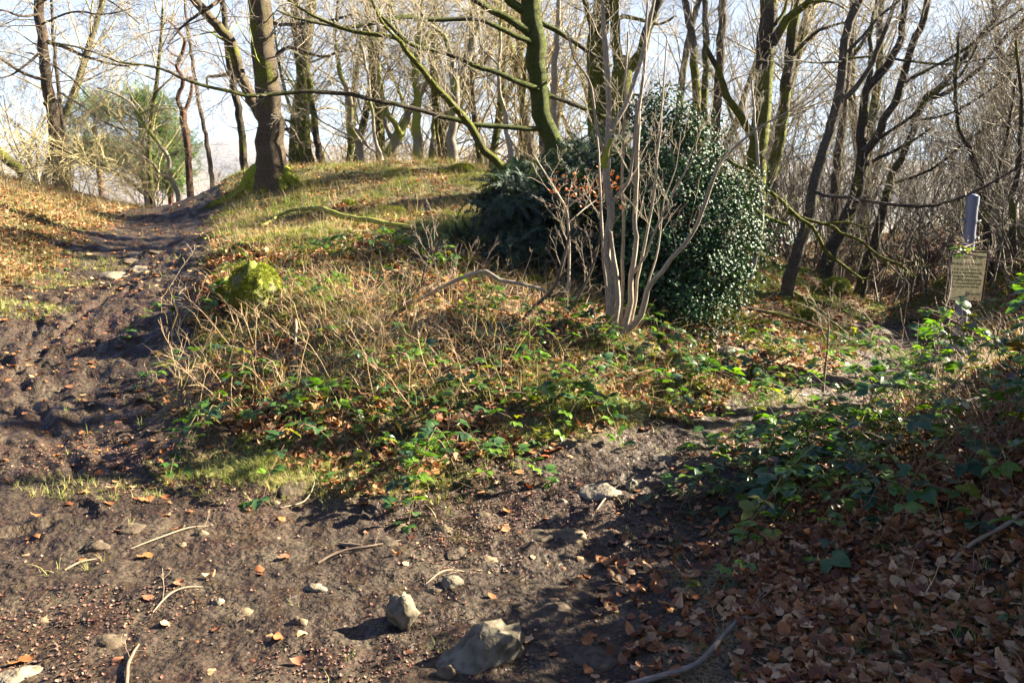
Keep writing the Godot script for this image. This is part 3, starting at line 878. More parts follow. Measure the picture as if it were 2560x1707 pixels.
	traced_tree("sycamore_tree", "thick upright trunk with bright moss rising behind the holly", "trees on the right", dark, 0.55,
		[[[1880,720,52, 1885,600,48, 1894,468,44, 1897,366,43, 1905,256,41, 1910,165,40, 1916,91,39, 1923,0,37, 1930,-200,30], 13.5, 13.5],
		[[1930,110,24, 1945,82,22, 1970,48,19, 2011,11,16, 2040,-15,13, 2100,-60,10], 13.4, 13], [[1888,345,22, 1872,322,19, 1846,281,18, 1817,234,16, 1799,190,14, 1784,154,12, 1760,100,8], 13.4, 13.1], [[1940,60,9, 1960,30,9, 1972,-10,7], 13.4, 13.6], [[2010,8,6, 2060,2,6, 2110,20,4, 2140,60,2], 13.1, 12.6]], kr, [[10, 0.9, 2, 0.3], [10, 0.9, 2], [10, 0.8, 2], [4, 0.6, 2], [6, 0.5, 2]], M.bark)
	traced_tree("sycamore_tree", "dark mossy trunk close right of the thick upright one", "trees on the right", dark, 0.5,
		[[[1890,560,36, 1905,500,32, 1919,457,30, 1938,402,29, 1952,329,28, 1963,238,27, 1972,146,27, 1982,73,25, 1991,0,23, 2000,-180,17], 14, 14], [[1985,140,11, 2012,106,10, 2050,75,8, 2090,62,6, 2130,50,4], 13.9, 13.4]], kr, [[14, 0.9, 2, 0.3], [8, 0.7, 2]], M.bark)
	traced_tree("sycamore_tree", "bare curving trunk springing from the leafy bank foot", "trees on the right", BARK.grey, 0.25,
		[[[1922,795,50, 1935,768,42, 1963,735,36, 1985,672,33, 2000,614,32, 2018,570,30, 2025,545,29, 2036,475,28, 2055,384,26, 2080,311,25, 2099,219,23, 2113,128,22, 2128,55,21, 2150,0,19, 2180,-120,14], 9.8, 9.9],
		[[2092,268,16, 2108,248,15, 2139,223,14, 2172,172,13, 2205,102,12, 2230,37,11, 2241,0,10, 2260,-80,8], 9.9, 9.7],
		[[2040,478,10, 2060,487,10, 2120,494,9, 2212,508,9, 2303,516,9, 2395,497,8, 2468,464,7, 2541,420,5, 2600,390,4], 9.8, 8.4],
		[[2120,130,9, 2160,90,8, 2200,40,7, 2250,0,5], 9.8, 9.5], [[2105,155,6, 2030,156,5, 1990,150,4, 1950,165,2], 9.8, 9.2]], kr, [[8, 0.7, 2, 0.5], [10, 0.7, 2], [12, 0.5, 2, 0.1], [6, 0.5, 2], [5, 0.4, 2]], M.bark)
	traced_tree("sycamore_tree", "plain reddish trunk behind the curving one", "trees on the right", BARK.oak, 0.15,
		[[[2060,690,26, 2080,600,24, 2088,548,22, 2092,440,21, 2102,347,20, 2113,238,19, 2121,146,18, 2131,37,16, 2140,-100,12], 14.5, 14.5], [[2115,160,10, 2150,120,9, 2180,60,8, 2200,0,6], 14.4, 14.2]], kr, [[16, 0.9, 2, 0.25], [8, 0.7, 2]], M.bark)
	traced_tree("sycamore_tree", "tall double-forked mossy trunk fanning right above the bank", "trees on the right", dark, 0.45,
		[[[2052,712,58, 2065,670,42, 2085,620,36, 2110,563,33, 2142,494,30, 2157,420,29, 2156,370,31, 2153,347,24, 2164,256,22, 2175,219,23, 2226,157,19, 2252,91,17, 2270,0,15, 2290,-120,11], 11.8, 12],
		[[2158,385,24, 2186,351,22, 2212,303,20, 2248,238,19, 2270,157,18, 2292,91,18, 2325,0,16, 2350,-100,12], 11.8, 11.5],
		[[2170,225,12, 2176,150,11, 2180,70,10, 2195,0,8], 11.9, 12.2],
		[[2190,350,10, 2235,322,9, 2280,290,9, 2330,235,8, 2400,190,7, 2450,100,6, 2500,40,4], 11.7, 10.8],
		[[2262,205,9, 2310,180,8, 2370,150,8, 2430,110,7, 2500,60,5, 2560,20,4], 11.5, 10.6],
		[[2165,412,9, 2200,395,9, 2250,370,8, 2300,340,6, 2330,320,4], 11.7, 11]], kr, [[8, 0.8, 2, 0.5], [10, 0.9, 2], [6, 0.7, 2], [12, 0.8, 2], [14, 0.8, 2], [8, 0.6, 2]], M.bark)
	traced_tree("sycamore_tree", "slanting trunk sweeping far right above the footpath sign", "trees on the right", dark, 0.35,
		[[[2148,752,34, 2154,715,28, 2164,672,25, 2190,599,23, 2205,548,21, 2226,457,19, 2259,384,18, 2285,322,18, 2307,256,20, 2358,212,17, 2413,139,14, 2468,73,12, 2523,0,10, 2560,-60,8], 12.8, 12.2],
		[[2310,250,12, 2380,225,12, 2440,180,11, 2500,110,10, 2570,40,8], 12.5, 11.6],
		[[2225,460,8, 2290,440,7, 2350,410,7, 2420,350,5, 2500,300,3], 12.6, 11.8],
		[[2300,300,7, 2360,290,7, 2440,250,6, 2520,190,5, 2600,120,3], 12.5, 11.6],
		[[2120,145,5, 2200,142,6, 2290,155,6, 2380,160,6, 2440,150,5, 2520,140,4, 2600,110,3], 11.6, 11]], kr, [[16, 0.9, 2, 0.3], [14, 0.9, 2], [12, 0.7, 2], [12, 0.8, 2], [12, 0.6, 2]], M.bark)
	traced_tree("edge_tree", "dark upright trunk behind the footpath sign's pole", "trees on the right", dark, 0.35, [[[2464,770,34, 2470,690,26, 2471,607,24, 2460,540,22, 2453,457,17, 2431,384,14, 2400,330,11, 2390,200,8, 2400,80,5], 10.6, 10.8], [[2466,560,14, 2490,480,12, 2500,420,10, 2520,330,8, 2540,200,5], 10.6, 10.8]], kr, [[22, 1.0, 2, 0.2], [16, 0.9, 2]], M.bark)
	traced_tree("edge_tree", "slim dark stem at the far right edge", "trees on the right", dark, 0.3, [[[2545,760,22, 2540,640,18, 2530,520,16, 2548,400,13, 2555,250,9, 2540,100,6], 10, 10.2]], kr, [[26, 1.0, 2, 0.1]], M.bark)
	traced_tree("slim_ash", "thin pale stem rising through the holly's right side", "trees on the right", pale, 0.2, [[[1874,715,14, 1888,650,12, 1900,590,12, 1905,540,11, 1900,440,9, 1890,330,7, 1880,200,5], 10.2, 10.6]], kr, [[12, 0.6, 2, 0.3]], M.smooth_bark)
	traced_tree("pole_tree", "straight plain trunk between the twin beech and thick mossy trunk", "trees on the right", BARK.oak, 0.2, [[[1785,420,24, 1790,300,22, 1796,200,21, 1803,100,20, 1808,0,18, 1812,-150,13], 16, 16]], kr, [[16, 1.0, 2, 0.1]], M.bark)
	traced_tree("pole_tree", "twin greenish trunks just right of the twin beech", "trees on the right", grey, 0.55, [[[1745,400,22, 1744,300,21, 1738,200,19, 1730,90,17, 1715,0,15, 1705,-100,11], 15.5, 15.5], [[1760,380,18, 1762,250,17, 1764,130,16, 1762,0,14, 1765,-120,10], 15.6, 15.6]], kr, [[14, 0.9, 2, 0.1], [14, 0.9, 2, 0.1]], M.bark)
	# low mossy boughs over the bank
	traced_tree("mossy_bough_tree", "low crooked mossy boughs arching down over the leafy bank", "", dark, 0.85,
		[[[1640,420,14, 1700,431,13, 1773,431,13, 1806,442,13, 1846,479,13, 1883,519,12, 1927,548,11, 1974,563,8], 9.2, 8.6],
		[[1790,392,9, 1820,402,9, 1875,428,10, 1919,472,10, 1956,505,10, 2003,548,9, 2029,567,9, 2065,625,9, 2102,661,8, 2157,698,7, 2186,690,4], 9.4, 8.6],
		[[1970,530,8, 2018,548,8, 2087,567,8, 2102,581,8, 2157,603,7, 2194,639,7, 2248,661,6, 2292,694,4], 9.2, 8.6],
		[[2060,560,5, 2120,555,5, 2165,570,4], 9, 8.7], [[2240,665,4, 2275,655,4, 2305,650,2], 8.8, 8.4]],
		style(Color(0.17, 0.16, 0.05), [2, 3], 0.35, 0.02, 1.2, 0.6), [[4, 0.4, 1], [10, 0.3, 1], [10, 0.3, 1], [4, 0.2, 1], [3, 0.2, 1]], M.bark, MOSS)

# ------------------------------------------------------------------ trees and thickets farther off
func far_tree(sd: int, h: float, lean: float, K: Dictionary, kids: int, len: float, b: MB, cr: MB, bark: Color, r0: float) -> void:
	rng.seed = sd
	var p := PackedVector3Array(); var r := PackedFloat32Array()
	var q := Vector3(0, -0.3, 0); var d := Vector3(lean, 1, R(-0.15, 0.15)).normalized()
	for i in 12:
		p.append(q); r.append(r0 * (1.25 if i == 0 else 1.0) * (1.0 - 0.8 * i / 12.0))
		d = (d + rv() * 0.13 + Vector3.UP * 0.05).normalized()
		q += d * h / 11.0
	limb(b, [p, r], bark, 0.55, MOSSD.lerp(MOSS, 0.6))
	sprout(cr, [p, r], kids, len, 3, K, 0.16, 0.6)

func make_background() -> void:
	var proto: Array = []
	for k in 5:
		var n := Node3D.new()
		n.name = "far_tree"
		var b := MB.new(); var c := MB.new()
		var g: Color = [BARK.grey, BARK.dark, BARK.pale, BARK.oak, BARK.grey][k]
		far_tree(100 + k, [9.0, 8.0, 10.0, 7.0, 11.0][k], [0.1, -0.15, 0.05, 0.25, -0.05][k], style(Color(0.22, 0.175, 0.085), [3, 3, 3], 0.26, 0.07, 0.95, 0.0, 0.004), [16, 16, 15, 17, 16][k], [3.0, 2.8, 3.2, 2.8, 3.1][k], b, c, g, [0.16, 0.12, 0.17, 0.1, 0.15][k])
		put("trunk", b.mesh(M.bark), n); fine("crown", c.mesh(M.twig), n)
		proto.append(n)
	rng.seed = 911
	var spots := [[-11.5, 26, 1.0], [-4.6, 22.5, 0.9], [-3.5, 27, 1.1], [-2.4, 22, 0.85], [-1.4, 25, 1.0], [-0.6, 21, 0.8], [0.3, 24, 1.0], [1.2, 28, 1.1], [1.9, 21.5, 0.9], [2.9, 24, 1.0], [3.9, 20, 0.85], [4.8, 23, 1.0], [5.9, 19, 0.8], [6.8, 21.5, 0.9], [7.6, 17.5, 0.8], [8.8, 20, 0.85], [10.2, 18, 0.8], [9.2, 15, 0.7], [11.5, 21, 0.9], [-13.5, 20, 1.0], [-15, 25, 1.1], [-2.9, 31, 1.1], [3.4, 31, 1.1], [8, 27, 1.0], [12.8, 25, 1.0]]
	var side := ["left of the larch", "behind the larch", "behind the oak", "between oak and forked beech", "behind the forked beech", "behind the twin beech", "behind the mossy trunks", "behind the slanting trunk", "at the right edge"]
	for k in 26:
		var dd := R(18.5, 34); spots.append([R(-0.3, 0.62) * dd, dd, R(0.75, 1.15)])
	spots.sort_custom(func(a, b): return a[0] / a[1] < b[0] / b[1])
	var count := {}
	for i in spots.size():
		var s: Array = spots[i]
		var o: Node3D = proto[i % 5].duplicate()
		o.name = numbered("far_tree"); add_child(o)
		o.position = Vector3(s[0], height(s[0], s[1]) - 0.05, -s[1])
		o.rotation.y = R(0, TAU); o.scale = Vector3.ONE * s[2]
		var w := clampi(int((s[0] / s[1] / 0.62 + 1.0) * 4.5), 0, 8)
		count[w] = count.get(w, -1) + 1
		tag(o, "%s bare branching tree on the far slope %s" % [NTH[count[w]], side[w]], "tree", "bare trees beyond the crest")
	# thickets of thin stems
	var tp: Array = []
	for k in 4:
		var n := Node3D.new(); n.name = "thicket"
		var c := MB.new()
		rng.seed = 400 + k
		var K := style([Color(0.20, 0.16, 0.10), Color(0.10, 0.082, 0.06), Color(0.24, 0.19, 0.10), Color(0.085, 0.07, 0.052)][k], [3, 4, 4], 0.26, 0.1, 0.9, 0.0, 0.0025)
		for j in 9:
			grow(c, Vector3(R(-0.5, 0.5), -0.15, R(-0.5, 0.5)), Vector3(R(-0.5, 0.5), 1, R(-0.5, 0.5)).normalized(), R(1.6, 2.8), R(0.012, 0.022), 3, K)
		fine("stems", c.mesh(M.twig), n)
		tp.append(n)
	rng.seed = 77
	var th := [[-9.3, 17, 0.7], [-8.4, 18.5, 0.6], [-7.9, 17.5, 0.5], [-10.3, 18, 0.9], [-11, 16, 1.0], [-5.4, 21, 0.9], [-6.6, 22, 0.7], [-8.6, 23, 0.8], [-12, 20, 1.3], [-4.2, 24, 1.0],
		[5.2, 13.5, 1.0], [6.2, 14.5, 1.1], [7.2, 13.2, 1.1], [6.8, 16, 1.2], [8.2, 14.8, 1.2], [7.9, 11.8, 1.0], [6.9, 11.3, 0.9], [8.9, 12.8, 1.2], [5.0, 16, 1.1], [9.8, 15.5, 1.3], [4.2, 15, 1.0], [3.2, 16, 1.0], [2.4, 15, 0.9], [6.3, 9.9, 0.8], [7.3, 10.0, 0.9], [10.5, 13, 1.2], [11, 17, 1.3], [5.8, 18, 1.3], [8.4, 17.5, 1.4], [-1.6, 19.5, 0.7], [0.6, 19.0, 0.7], [1.8, 18, 0.8], [-3.0, 19.5, 0.6], [-2.2, 21, 1.1], [-0.4, 21.5, 1.2], [1.2, 22, 1.2], [2.6, 20.5, 1.1], [3.6, 18.5, 1.0], [-3.8, 21.5, 1.0], [5.4, 17, 1.4], [6.6, 18.6, 1.5], [7.6, 16.4, 1.4], [8.8, 18.4, 1.5], [9.6, 16.8, 1.4], [10.8, 15.4, 1.4], [4.4, 17.6, 1.3], [11.8, 18.8, 1.6], [7.4, 20.6, 1.6], [3.0, 17.4, 1.2], [9.9, 20.4, 1.6], [6.6, 12.4, 1.0], [7.6, 14.2, 1.2], [8.6, 11.2, 1.0], [5.6, 15.2, 1.1], [9.4, 13.6, 1.3]]
	th.sort_custom(func(a, b): return a[0] / a[1] < b[0] / b[1])
	count = {}
	for i in th.size():
		var s: Array = th[i]
		var o: Node3D = tp[(i % 2) * 2 + (0 if s[0] < 3 else 1)].duplicate()
		o.name = numbered("thicket"); add_child(o)
		o.position = Vector3(s[0], height(s[0], s[1]), -s[1]); o.rotation.y = R(0, TAU); o.scale = Vector3.ONE * s[2]
		var grp := 0 if s[0] < -4 else (1 if s[1] > 17.9 and s[0] < 2 else 2)
		count[grp] = count.get(grp, -1) + 1
		tag(o, "%s tangle of thin bare stems %s" % [NTH[count[grp]], "beside the larch over the path brow" if s[0] < -4 else ("low on the mound's crest" if s[1] > 17.9 and s[0] < 2 else "in the hollow behind the sign")], "thicket", "thickets left" if s[0] < -4 else ("thickets crest" if s[1] > 17.9 and s[0] < 2 else "thickets right"))
	# a broken bank of dead sprays hanging under the larch
	rng.seed = 31
	var c := MB.new()
	var K := style(Color(0.23, 0.19, 0.09), [4, 5], 0.14, -0.16, 0.9, 0.0, 0.003)
	for j in 70:
		grow(c, Vector3(R(-1.1, 0.9), R(0.3, 0.8), R(-0.4, 0.4)), Vector3(R(-0.6, 0.8), R(-0.1, 0.6), R(-0.3, 0.6)).normalized(), R(0.6, 1.1), 0.008, 2, K)
	var sp := thing("larch_brush", on_ground(170, 500), "heap of drooping olive-brown larch sprays below the larch trunk", "brush")
	fine("sprays", c.mesh(M.twig), sp)
	# green pines behind
	var spray := needle_spray(0.42, 46, 3)
	for a in [[350, 345, 30.0, 2.4, 3.2, "rounded green pine beyond the crooked hawthorn"], [415, 395, 31.0, 1.6, 2.4, "lower green pine right of the rounded one"], [235, 330, 34.0, 2.6, 2.6, "pale olive pine partly hidden by larch twigs"]]:
		var p := at(a[0], a[1], a[2])
		var g := height(p.x, a[2])
		var o := thing("pine_tree", Vector3(p.x, g, p.z), a[5], "tree", "pines beyond the path")
		var b := MB.new()
		limb(b, [PackedVector3Array([Vector3(0, -0.4, 0), Vector3(0.1, (p.y - g) * 0.5, 0), Vector3(0, p.y - g, 0), Vector3(0.1, p.y - g + a[4] * 0.4, 0)]), PackedFloat32Array([0.16, 0.13, 0.09, 0.03])], BARK.red, 0.0)
		put("trunk", b.mesh(M.bark), o)
		var lb := MB.new()
		var buf := PackedFloat32Array()
		for k in 44:
			var d := rv().normalized()
			var tip := Vector3(d.x * a[3] * 0.5, p.y - g + d.y * a[4] * 0.5, d.z * a[3] * 0.5) * Vector3(R(0.6, 1), 1, R(0.6, 1))
			lb.tube(PackedVector3Array([Vector3(0, tip.y - 0.4, 0), tip * Vector3(0.5, 1, 0.5) + Vector3(0, -0.15, 0), tip]), PackedFloat32Array([0.03, 0.02, 0.008]), 4, PackedColorArray([BARK.red, BARK.red, BARK.red]))
			for j in 30:
				var off := rv() * Vector3(0.55, 0.3, 0.55)
				push(buf, Transform3D(Basis.from_euler(Vector3(R(-1, 0.6), R(0, TAU), 0)).scaled(Vector3.ONE * R(0.8, 1.5)), tip + off), Color(0.085, 0.14, 0.04) * R(0.7, 1.5))
		fine("limbs", lb.mesh(M.bark), o)
		scatter("foliage", spray, buf, o)

func needle_spray(len: float, count: int, sd: int) -> ArrayMesh:
	var b := MB.new()
	var r := RandomNumberGenerator.new(); r.seed = sd
	b.tube(PackedVector3Array([Vector3.ZERO, Vector3(0, 0.02, len * 0.5), Vector3(0, 0, len)]), PackedFloat32Array([0.004, 0.003, 0.001]), 3, PackedColorArray([Color(0.8, 0.6, 0.4), Color(0.8, 0.7, 0.4), Color.WHITE]), false)
	for i in count:
		var t := float(i) / count
		var s := -1.0 if i % 2 else 1.0
		var p := Vector3(0, 0.02 * sin(t * PI), t * len)
		var d := Vector3(s * r.randf_range(0.6, 1), r.randf_range(-0.25, 0.45), r.randf_range(0.3, 0.9)).normalized() * len * 0.3 * (1.0 - t * 0.6)
		var w := Vector3(0, 0.1, 1).normalized() * 0.006
		var k := r.randf_range(0.7, 1.0)
		b.tri(p - w, p + w, p + d, Color(k, k, k))
	return b.mesh(M.grass)

# ------------------------------------------------------------------ evergreen bushes
func leaf_blob(buf: PackedFloat32Array, c: Vector3, rad: Vector3, count: int, size: float, cols: Array, tilt := 0.7) -> void:
	var d := Vector3.UP
	var p0 := c
	for i in count:
		if i % 14 == 0:
			d = rv().normalized()
			p0 = c + d * rad * lerpf(0.3, 1.38, sqrt(R())) * (1.0 + 0.5 * nf.get_noise_3d(c.x * 9 + d.x * 17, d.y * 17, d.z * 17 + c.y * 7))
		var p := p0 + rv() * Vector3(0.11, 0.08, 0.11)
		var up := (d + rv() * tilt + Vector3.UP * 0.35).normalized()
		var z := up.cross(rv()).normalized()
		var col: Color = cols[rng.randi() % cols.size()]
		push(buf, Transform3D(Basis(up.cross(z), up, z).scaled(Vector3.ONE * size * R(0.7, 1.25)), p), col * R(0.75, 1.3))

func bush(called: String, label: String, cat: String, blobs: Array, leaf: Mesh, per: float, size: float, cols: Array, bark: Color, tilt := 0.7) -> Node3D:
	var b0: Array = blobs[0]
	var root := Vector3(b0[0].x, 0, b0[0].z)
	root.y = height(root.x, -root.z)
	var o := thing(called, root, label, cat)
	var buf := PackedFloat32Array()
	for a in blobs:
		var c: Vector3 = a[0] - root; var r: Vector3 = a[1]
		var b := MB.new()
		var foot := Vector3(c.x * 0.35 + R(-0.1, 0.1), minf(height(root.x + c.x * 0.35, -root.z - c.z * 0.35) - root.y, c.y - 0.1) - 0.1, c.z * 0.35)
		limb(b, [PackedVector3Array([foot, foot.lerp(c, 0.5) + rv() * 0.08, c, c + Vector3(R(-1, 1), 1.5, R(-1, 1)).normalized() * r.y * 0.7]), PackedFloat32Array([0.035, 0.028, 0.02, 0.006])], bark, 0.2, MOSSD, 0.1, 7)
		for k in 10:
			grow(b, foot.lerp(c, R(0.5, 1)), rv().normalized(), r.x * R(0.6, 0.95), 0.009, 1, style(bark, [4], 0.2, 0.02))
		put("stem", b.mesh(M.twig), o)
		leaf_blob(buf, c, r, int(per * (r.x * r.y + r.y * r.z + r.x * r.z)), size, cols, tilt)
	scatter("foliage", leaf, buf, o)
	return o

func make_bushes() -> void:
	rng.seed = 55
	var hl := leaf_mesh(0.046, 0.027, -0.35, 0.35, 0.09, 6, M.holly)
	var hc := [Color(0.018, 0.045, 0.022), Color(0.026, 0.06, 0.026), Color(0.014, 0.035, 0.02), Color(0.035, 0.07, 0.025)]
	var blobs: Array = []
	for a in [[1710,560,8.3,.55,.5],[1680,420,8.7,.42,.42],[1810,600,8.2,.36,.4],[1660,680,8.0,.5,.45],[1740,800,7.6,.30,.34],[1620,770,7.9,.36,.34],[1830,500,8.6,.25,.26],[1640,300,8.8,.3,.26],[1740,470,8.5,.36,.3],[1590,560,8.5,.34,.4],[1720,340,8.8,.2,.22],[1780,700,7.9,.32,.3]]:
		blobs.append([at(a[0], a[1], a[2]), Vector3(a[3], a[4], a[3])])
	bush("holly_bush", "glossy dark holly bush behind the pale young tree", "bush", blobs, hl, 3600, 1.0, hc, BARK.dark)
	var yl := needle_spray(0.2, 34, 8)
	var yc := [Color(0.016, 0.036, 0.02), Color(0.022, 0.045, 0.024), Color(0.012, 0.028, 0.017)]
	blobs = []
	for a in [[1400,620,8.9,.65,.46],[1290,570,8.8,.42,.34],[1500,560,9.3,.7,.6],[1340,490,9.8,.45,.3],[1235,610,8.7,.26,.24],[1470,720,8.5,.55,.4],[1560,470,9.6,.5,.55],[1430,430,10.4,.5,.3],[1600,640,8.7,.5,.5],[1310,650,8.4,.36,.28],[1390,710,8.2,.4,.3],[1300,500,9.2,.4,.3],[1260,540,9.0,.34,.26]]:
		blobs.append([at(a[0], a[1], a[2]), Vector3(a[3], a[4], a[3])])
	bush("yew_bush", "dark feathery yew spreading left of the holly under the beeches", "bush", blobs, yl, 620, 1.1, yc, BARK.dark, 0.9)
	# evergreens added out of view to shade the near litter; trees up the right-hand bank
	blobs = []
	for a in [[3.8, 2.8, 1.15, 0.75, 0.65], [4.0, 3.5, 1.25, 0.72, 0.68], [4.4, 4.1, 1.3, 0.6, 0.6], [3.4, 2.0, 1.1, 0.75, 0.65], [4.9, 3.5, 1.7, 0.75, 0.65], [5.4, 2.6, 1.9, 1.0, 0.9], [6.4, 3.6, 2.0, 0.9, 0.8], [4.3, 1.6, 1.6, 1.0, 0.8]]:
		blobs.append([Vector3(a[0], a[2], -a[1]), Vector3(a[3], a[4], a[3])])
	bush("added_shade_holly", "broad unseen holly added on the right-hand bank to shade the near litter", "bush", blobs, hl, 3600, 1.25, hc, BARK.dark)
	blobs = []
	for a in [[4.6, 0.5, 2.2, 1.2, 1.1], [6.0, 0.9, 3.0, 1.3, 1.2], [5.6, 0.0, 4.2, 1.4, 1.2], [4.6, 1.2, 1.5, 0.8, 0.7]]:
		blobs.append([Vector3(a[0], a[2], -a[1]), Vector3(a[3], a[4], a[3])])
	bush("added_shade_yew", "tall unseen yew added beside the viewer to block sky light from the near litter", "bush", blobs, yl, 260, 1.8, yc, BARK.dark, 0.9)  # yew put in beside the camera only to hold back sky light
	rng.seed = 61
	for a in [[9.0, 7.5, 0.13, "beech trunk on the right bank outside the view"], [11.5, 9.5, 0.2, "ash trunk high on the right bank outside the view"]]:
		var o := thing("bank_tree", Vector3(a[0], height(a[0], a[1]), -a[1]), a[3], "tree")
		var b := MB.new(); var c := MB.new()
		far_tree(int(a[0] * 10), 9.0, R(-0.1, 0.1), style(BARK.grey, [2, 3, 3], 0.22, 0.06, 1.0, 0.0, 0.004), 6, 2.6, b, c, BARK.grey, a[2])
		put("trunk", b.mesh(M.bark), o); fine("crown", c.mesh(M.twig), o)

# ------------------------------------------------------------------ sign
func make_sign() -> void:
	var px := at(2402, 820, 6.25)
	var g := height(px.x, 6.25)
	var o := thing("footpath_sign", Vector3(px.x, g, -6.25), "cream public footpath sign on a grey metal pole in the brambles", "sign")
	o.rotation.y = -0.10
	var grey := mat(0.42, 0.5); grey.albedo_color = Color(0.34, 0.37, 0.44); grey.metallic = 0.0
	var steel := mat(0.35, 0.5); steel.albedo_color = Color(0.62, 0.63, 0.64); steel.metallic = 0.8
	var H := 1.66 - g
	var r := 0.043
	var b := MB.new()
	var w := Color.WHITE
	b.tube(PackedVector3Array([Vector3(0, -0.4, 0), Vector3(0, 0.4, 0), Vector3(0, H - 0.07, 0)]), PackedFloat32Array([r, r, r]), 28, PackedColorArray([w, w, w]))
	put("pole", b.mesh(grey), o)
	b = MB.new()
	b.tube(PackedVector3Array([Vector3(0, H - 0.075, 0), Vector3(0, H - 0.07, 0), Vector3(0, H - 0.006, 0), Vector3(0, H, 0)]), PackedFloat32Array([r + 0.001, r + 0.004, r + 0.004, r]), 28, PackedColorArray([w, w, w, w]))
	put("cap", b.mesh(grey), o)
	var yc := at(2402, 690, 6.25).y - g
	for y in [H - 0.19, H - 0.32, yc + 0.12, yc - 0.12]:
		b = MB.new()
		b.tube(PackedVector3Array([Vector3(0, y - 0.011, 0), Vector3(0, y - 0.010, 0), Vector3(0, y + 0.010, 0), Vector3(0, y + 0.011, 0)]), PackedFloat32Array([r + 0.001, r + 0.004, r + 0.004, r + 0.001]), 24, PackedColorArray([w, w, w, w]), false)
		var c := put("clip", b.mesh(grey), o)
		b = MB.new()
		for s in [-1, 1]:
			b.box(Vector3(s * 0.058 - 0.012, y - 0.009, -0.012), Vector3(s * 0.058 + 0.012, y + 0.009, 0.012), w)
			b.tube(PackedVector3Array([Vector3(s * 0.06, y, 0.012), Vector3(s * 0.06, y, 0.024)]), PackedFloat32Array([0.006, 0.006]), 6, PackedColorArray([w, w]))
		put("bolt", b.mesh(steel), c)
	# plate
	var W := 0.285; var T := 0.405
	var cream := mat(0.4, 0.5); cream.albedo_color = Color(0.92, 0.90, 0.66)
	cream.albedo_texture = noise_tex(0.012, 90, FastNoiseLite.TYPE_SIMPLEX_SMOOTH, 5, [[0.2, Color(0.86, 0.85, 0.8)], [0.5, Color(0.97, 0.97, 0.95)], [0.8, Color(1, 1, 1)]])
	cream.uv1_scale = Vector3(4, 4, 4); cream.uv1_triplanar = true
	var maroon := mat(0.45, 0.5); maroon.albedo_color = Color(0.20, 0.07, 0.06)
	var ink := mat(0.6, 0.3); ink.albedo_color = Color(0.10, 0.085, 0.075)
	var red := mat(0.6, 0.3); red.albedo_color = Color(0.72, 0.25, 0.18)
	var navy := mat(0.6, 0.3); navy.albedo_color = Color(0.16, 0.18, 0.34)
	var brown := mat(0.6, 0.3); brown.albedo_color = Color(0.30, 0.12, 0.06)
	var plate := put("sign_plate", rounded(W, T, 0.022, 0.004).mesh(cream), o, Vector3(-0.012, yc, r + 0.010))
	plate.rotation.z = -0.03
	var rim := MB.new()
	ring(rim, W - 0.005, T - 0.005, 0.020, 0.013, 0.0028)
	put("border", rim.mesh(maroon), plate, Vector3(0, 0, 0.0021))
	var f := SystemFont.new(); f.font_names = PackedStringArray(["Droid Sans"])
	var fb := SystemFont.new(); fb.font_names = PackedStringArray(["Droid Sans"]); fb.font_weight = 700
	for a in [["Road Traffic Act 1988", 0.150, 0.0225, ink, fb], ["Public Footpath", 0.098, 0.031, brown, fb], ["It is an offence to", 0.056, 0.0235, ink, fb], ["drive a mechanically", 0.029, 0.0235, ink, fb], ["propelled vehicle", 0.002, 0.0235, ink, fb], ["including motorcycle", -0.025, 0.0235, ink, fb], ["on this route (except", -0.052, 0.0235, ink, fb], ["for access to land)", -0.079, 0.0235, ink, fb]]:
		letter(plate, a[0], Vector3(-0.008, a[1], 0.0022), a[2], a[3], a[4])
	b = MB.new(); b.box(Vector3(-0.112, 0.139, 0.0024), Vector3(0.104, 0.1412, 0.0032), w)
	put("underline", b.mesh(ink), plate)
	b = MB.new()
	for q in [[0.004, -0.152, 0.030, -0.149], [0.004, -0.123, 0.030, -0.120], [0.004, -0.149, 0.007, -0.123], [0.027, -0.149, 0.030, -0.123]]:
		b.box(Vector3(q[0], q[1], 0.0024), Vector3(q[2], q[3], 0.0034), w)
	put("emblem", b.mesh(navy), plate)
	letter(plate, "D", Vector3(0.017, -0.136, 0.0022), 0.028, navy, fb)
	letter(plate, "ERBYSHIRE", Vector3(0.075, -0.134, 0.0022), 0.0165, navy, fb)
	letter(plate, "COUNTY COUNCIL", Vector3(0.075, -0.1465, 0.0022), 0.008, navy, f)
	letter(plate, "Improving life for local people", Vector3(0.058, -0.161, 0.0022), 0.0085, red, f)

func letter(parent: Node3D, text: String, p: Vector3, size: float, m: Material, f: Font) -> void:
	var t := TextMesh.new()
	t.text = text; t.font = f; t.font_size = 32; t.pixel_size = size / 32.0; t.depth = 0.0012; t.curve_step = 2.0
	t.horizontal_alignment = HORIZONTAL_ALIGNMENT_CENTER; t.vertical_alignment = VERTICAL_ALIGNMENT_CENTER
	var o := MeshInstance3D.new()
	o.name = "lettering"; o.mesh = t; o.material_override = m
	parent.add_child(o, true)
	o.position = p + Vector3(0, 0, 0.0006)

func outline(W: float, T: float, r: float) -> PackedVector2Array:
	var o := PackedVector2Array()
	for k in 4:
		var c := Vector2((W / 2 - r) * [1, -1, -1, 1][k], (T / 2 - r) * [1, 1, -1, -1][k])
		for i in 6:
			var a := PI / 2 * (k + i / 5.0)
			o.append(c + Vector2(cos(a), sin(a)) * r)
	return o

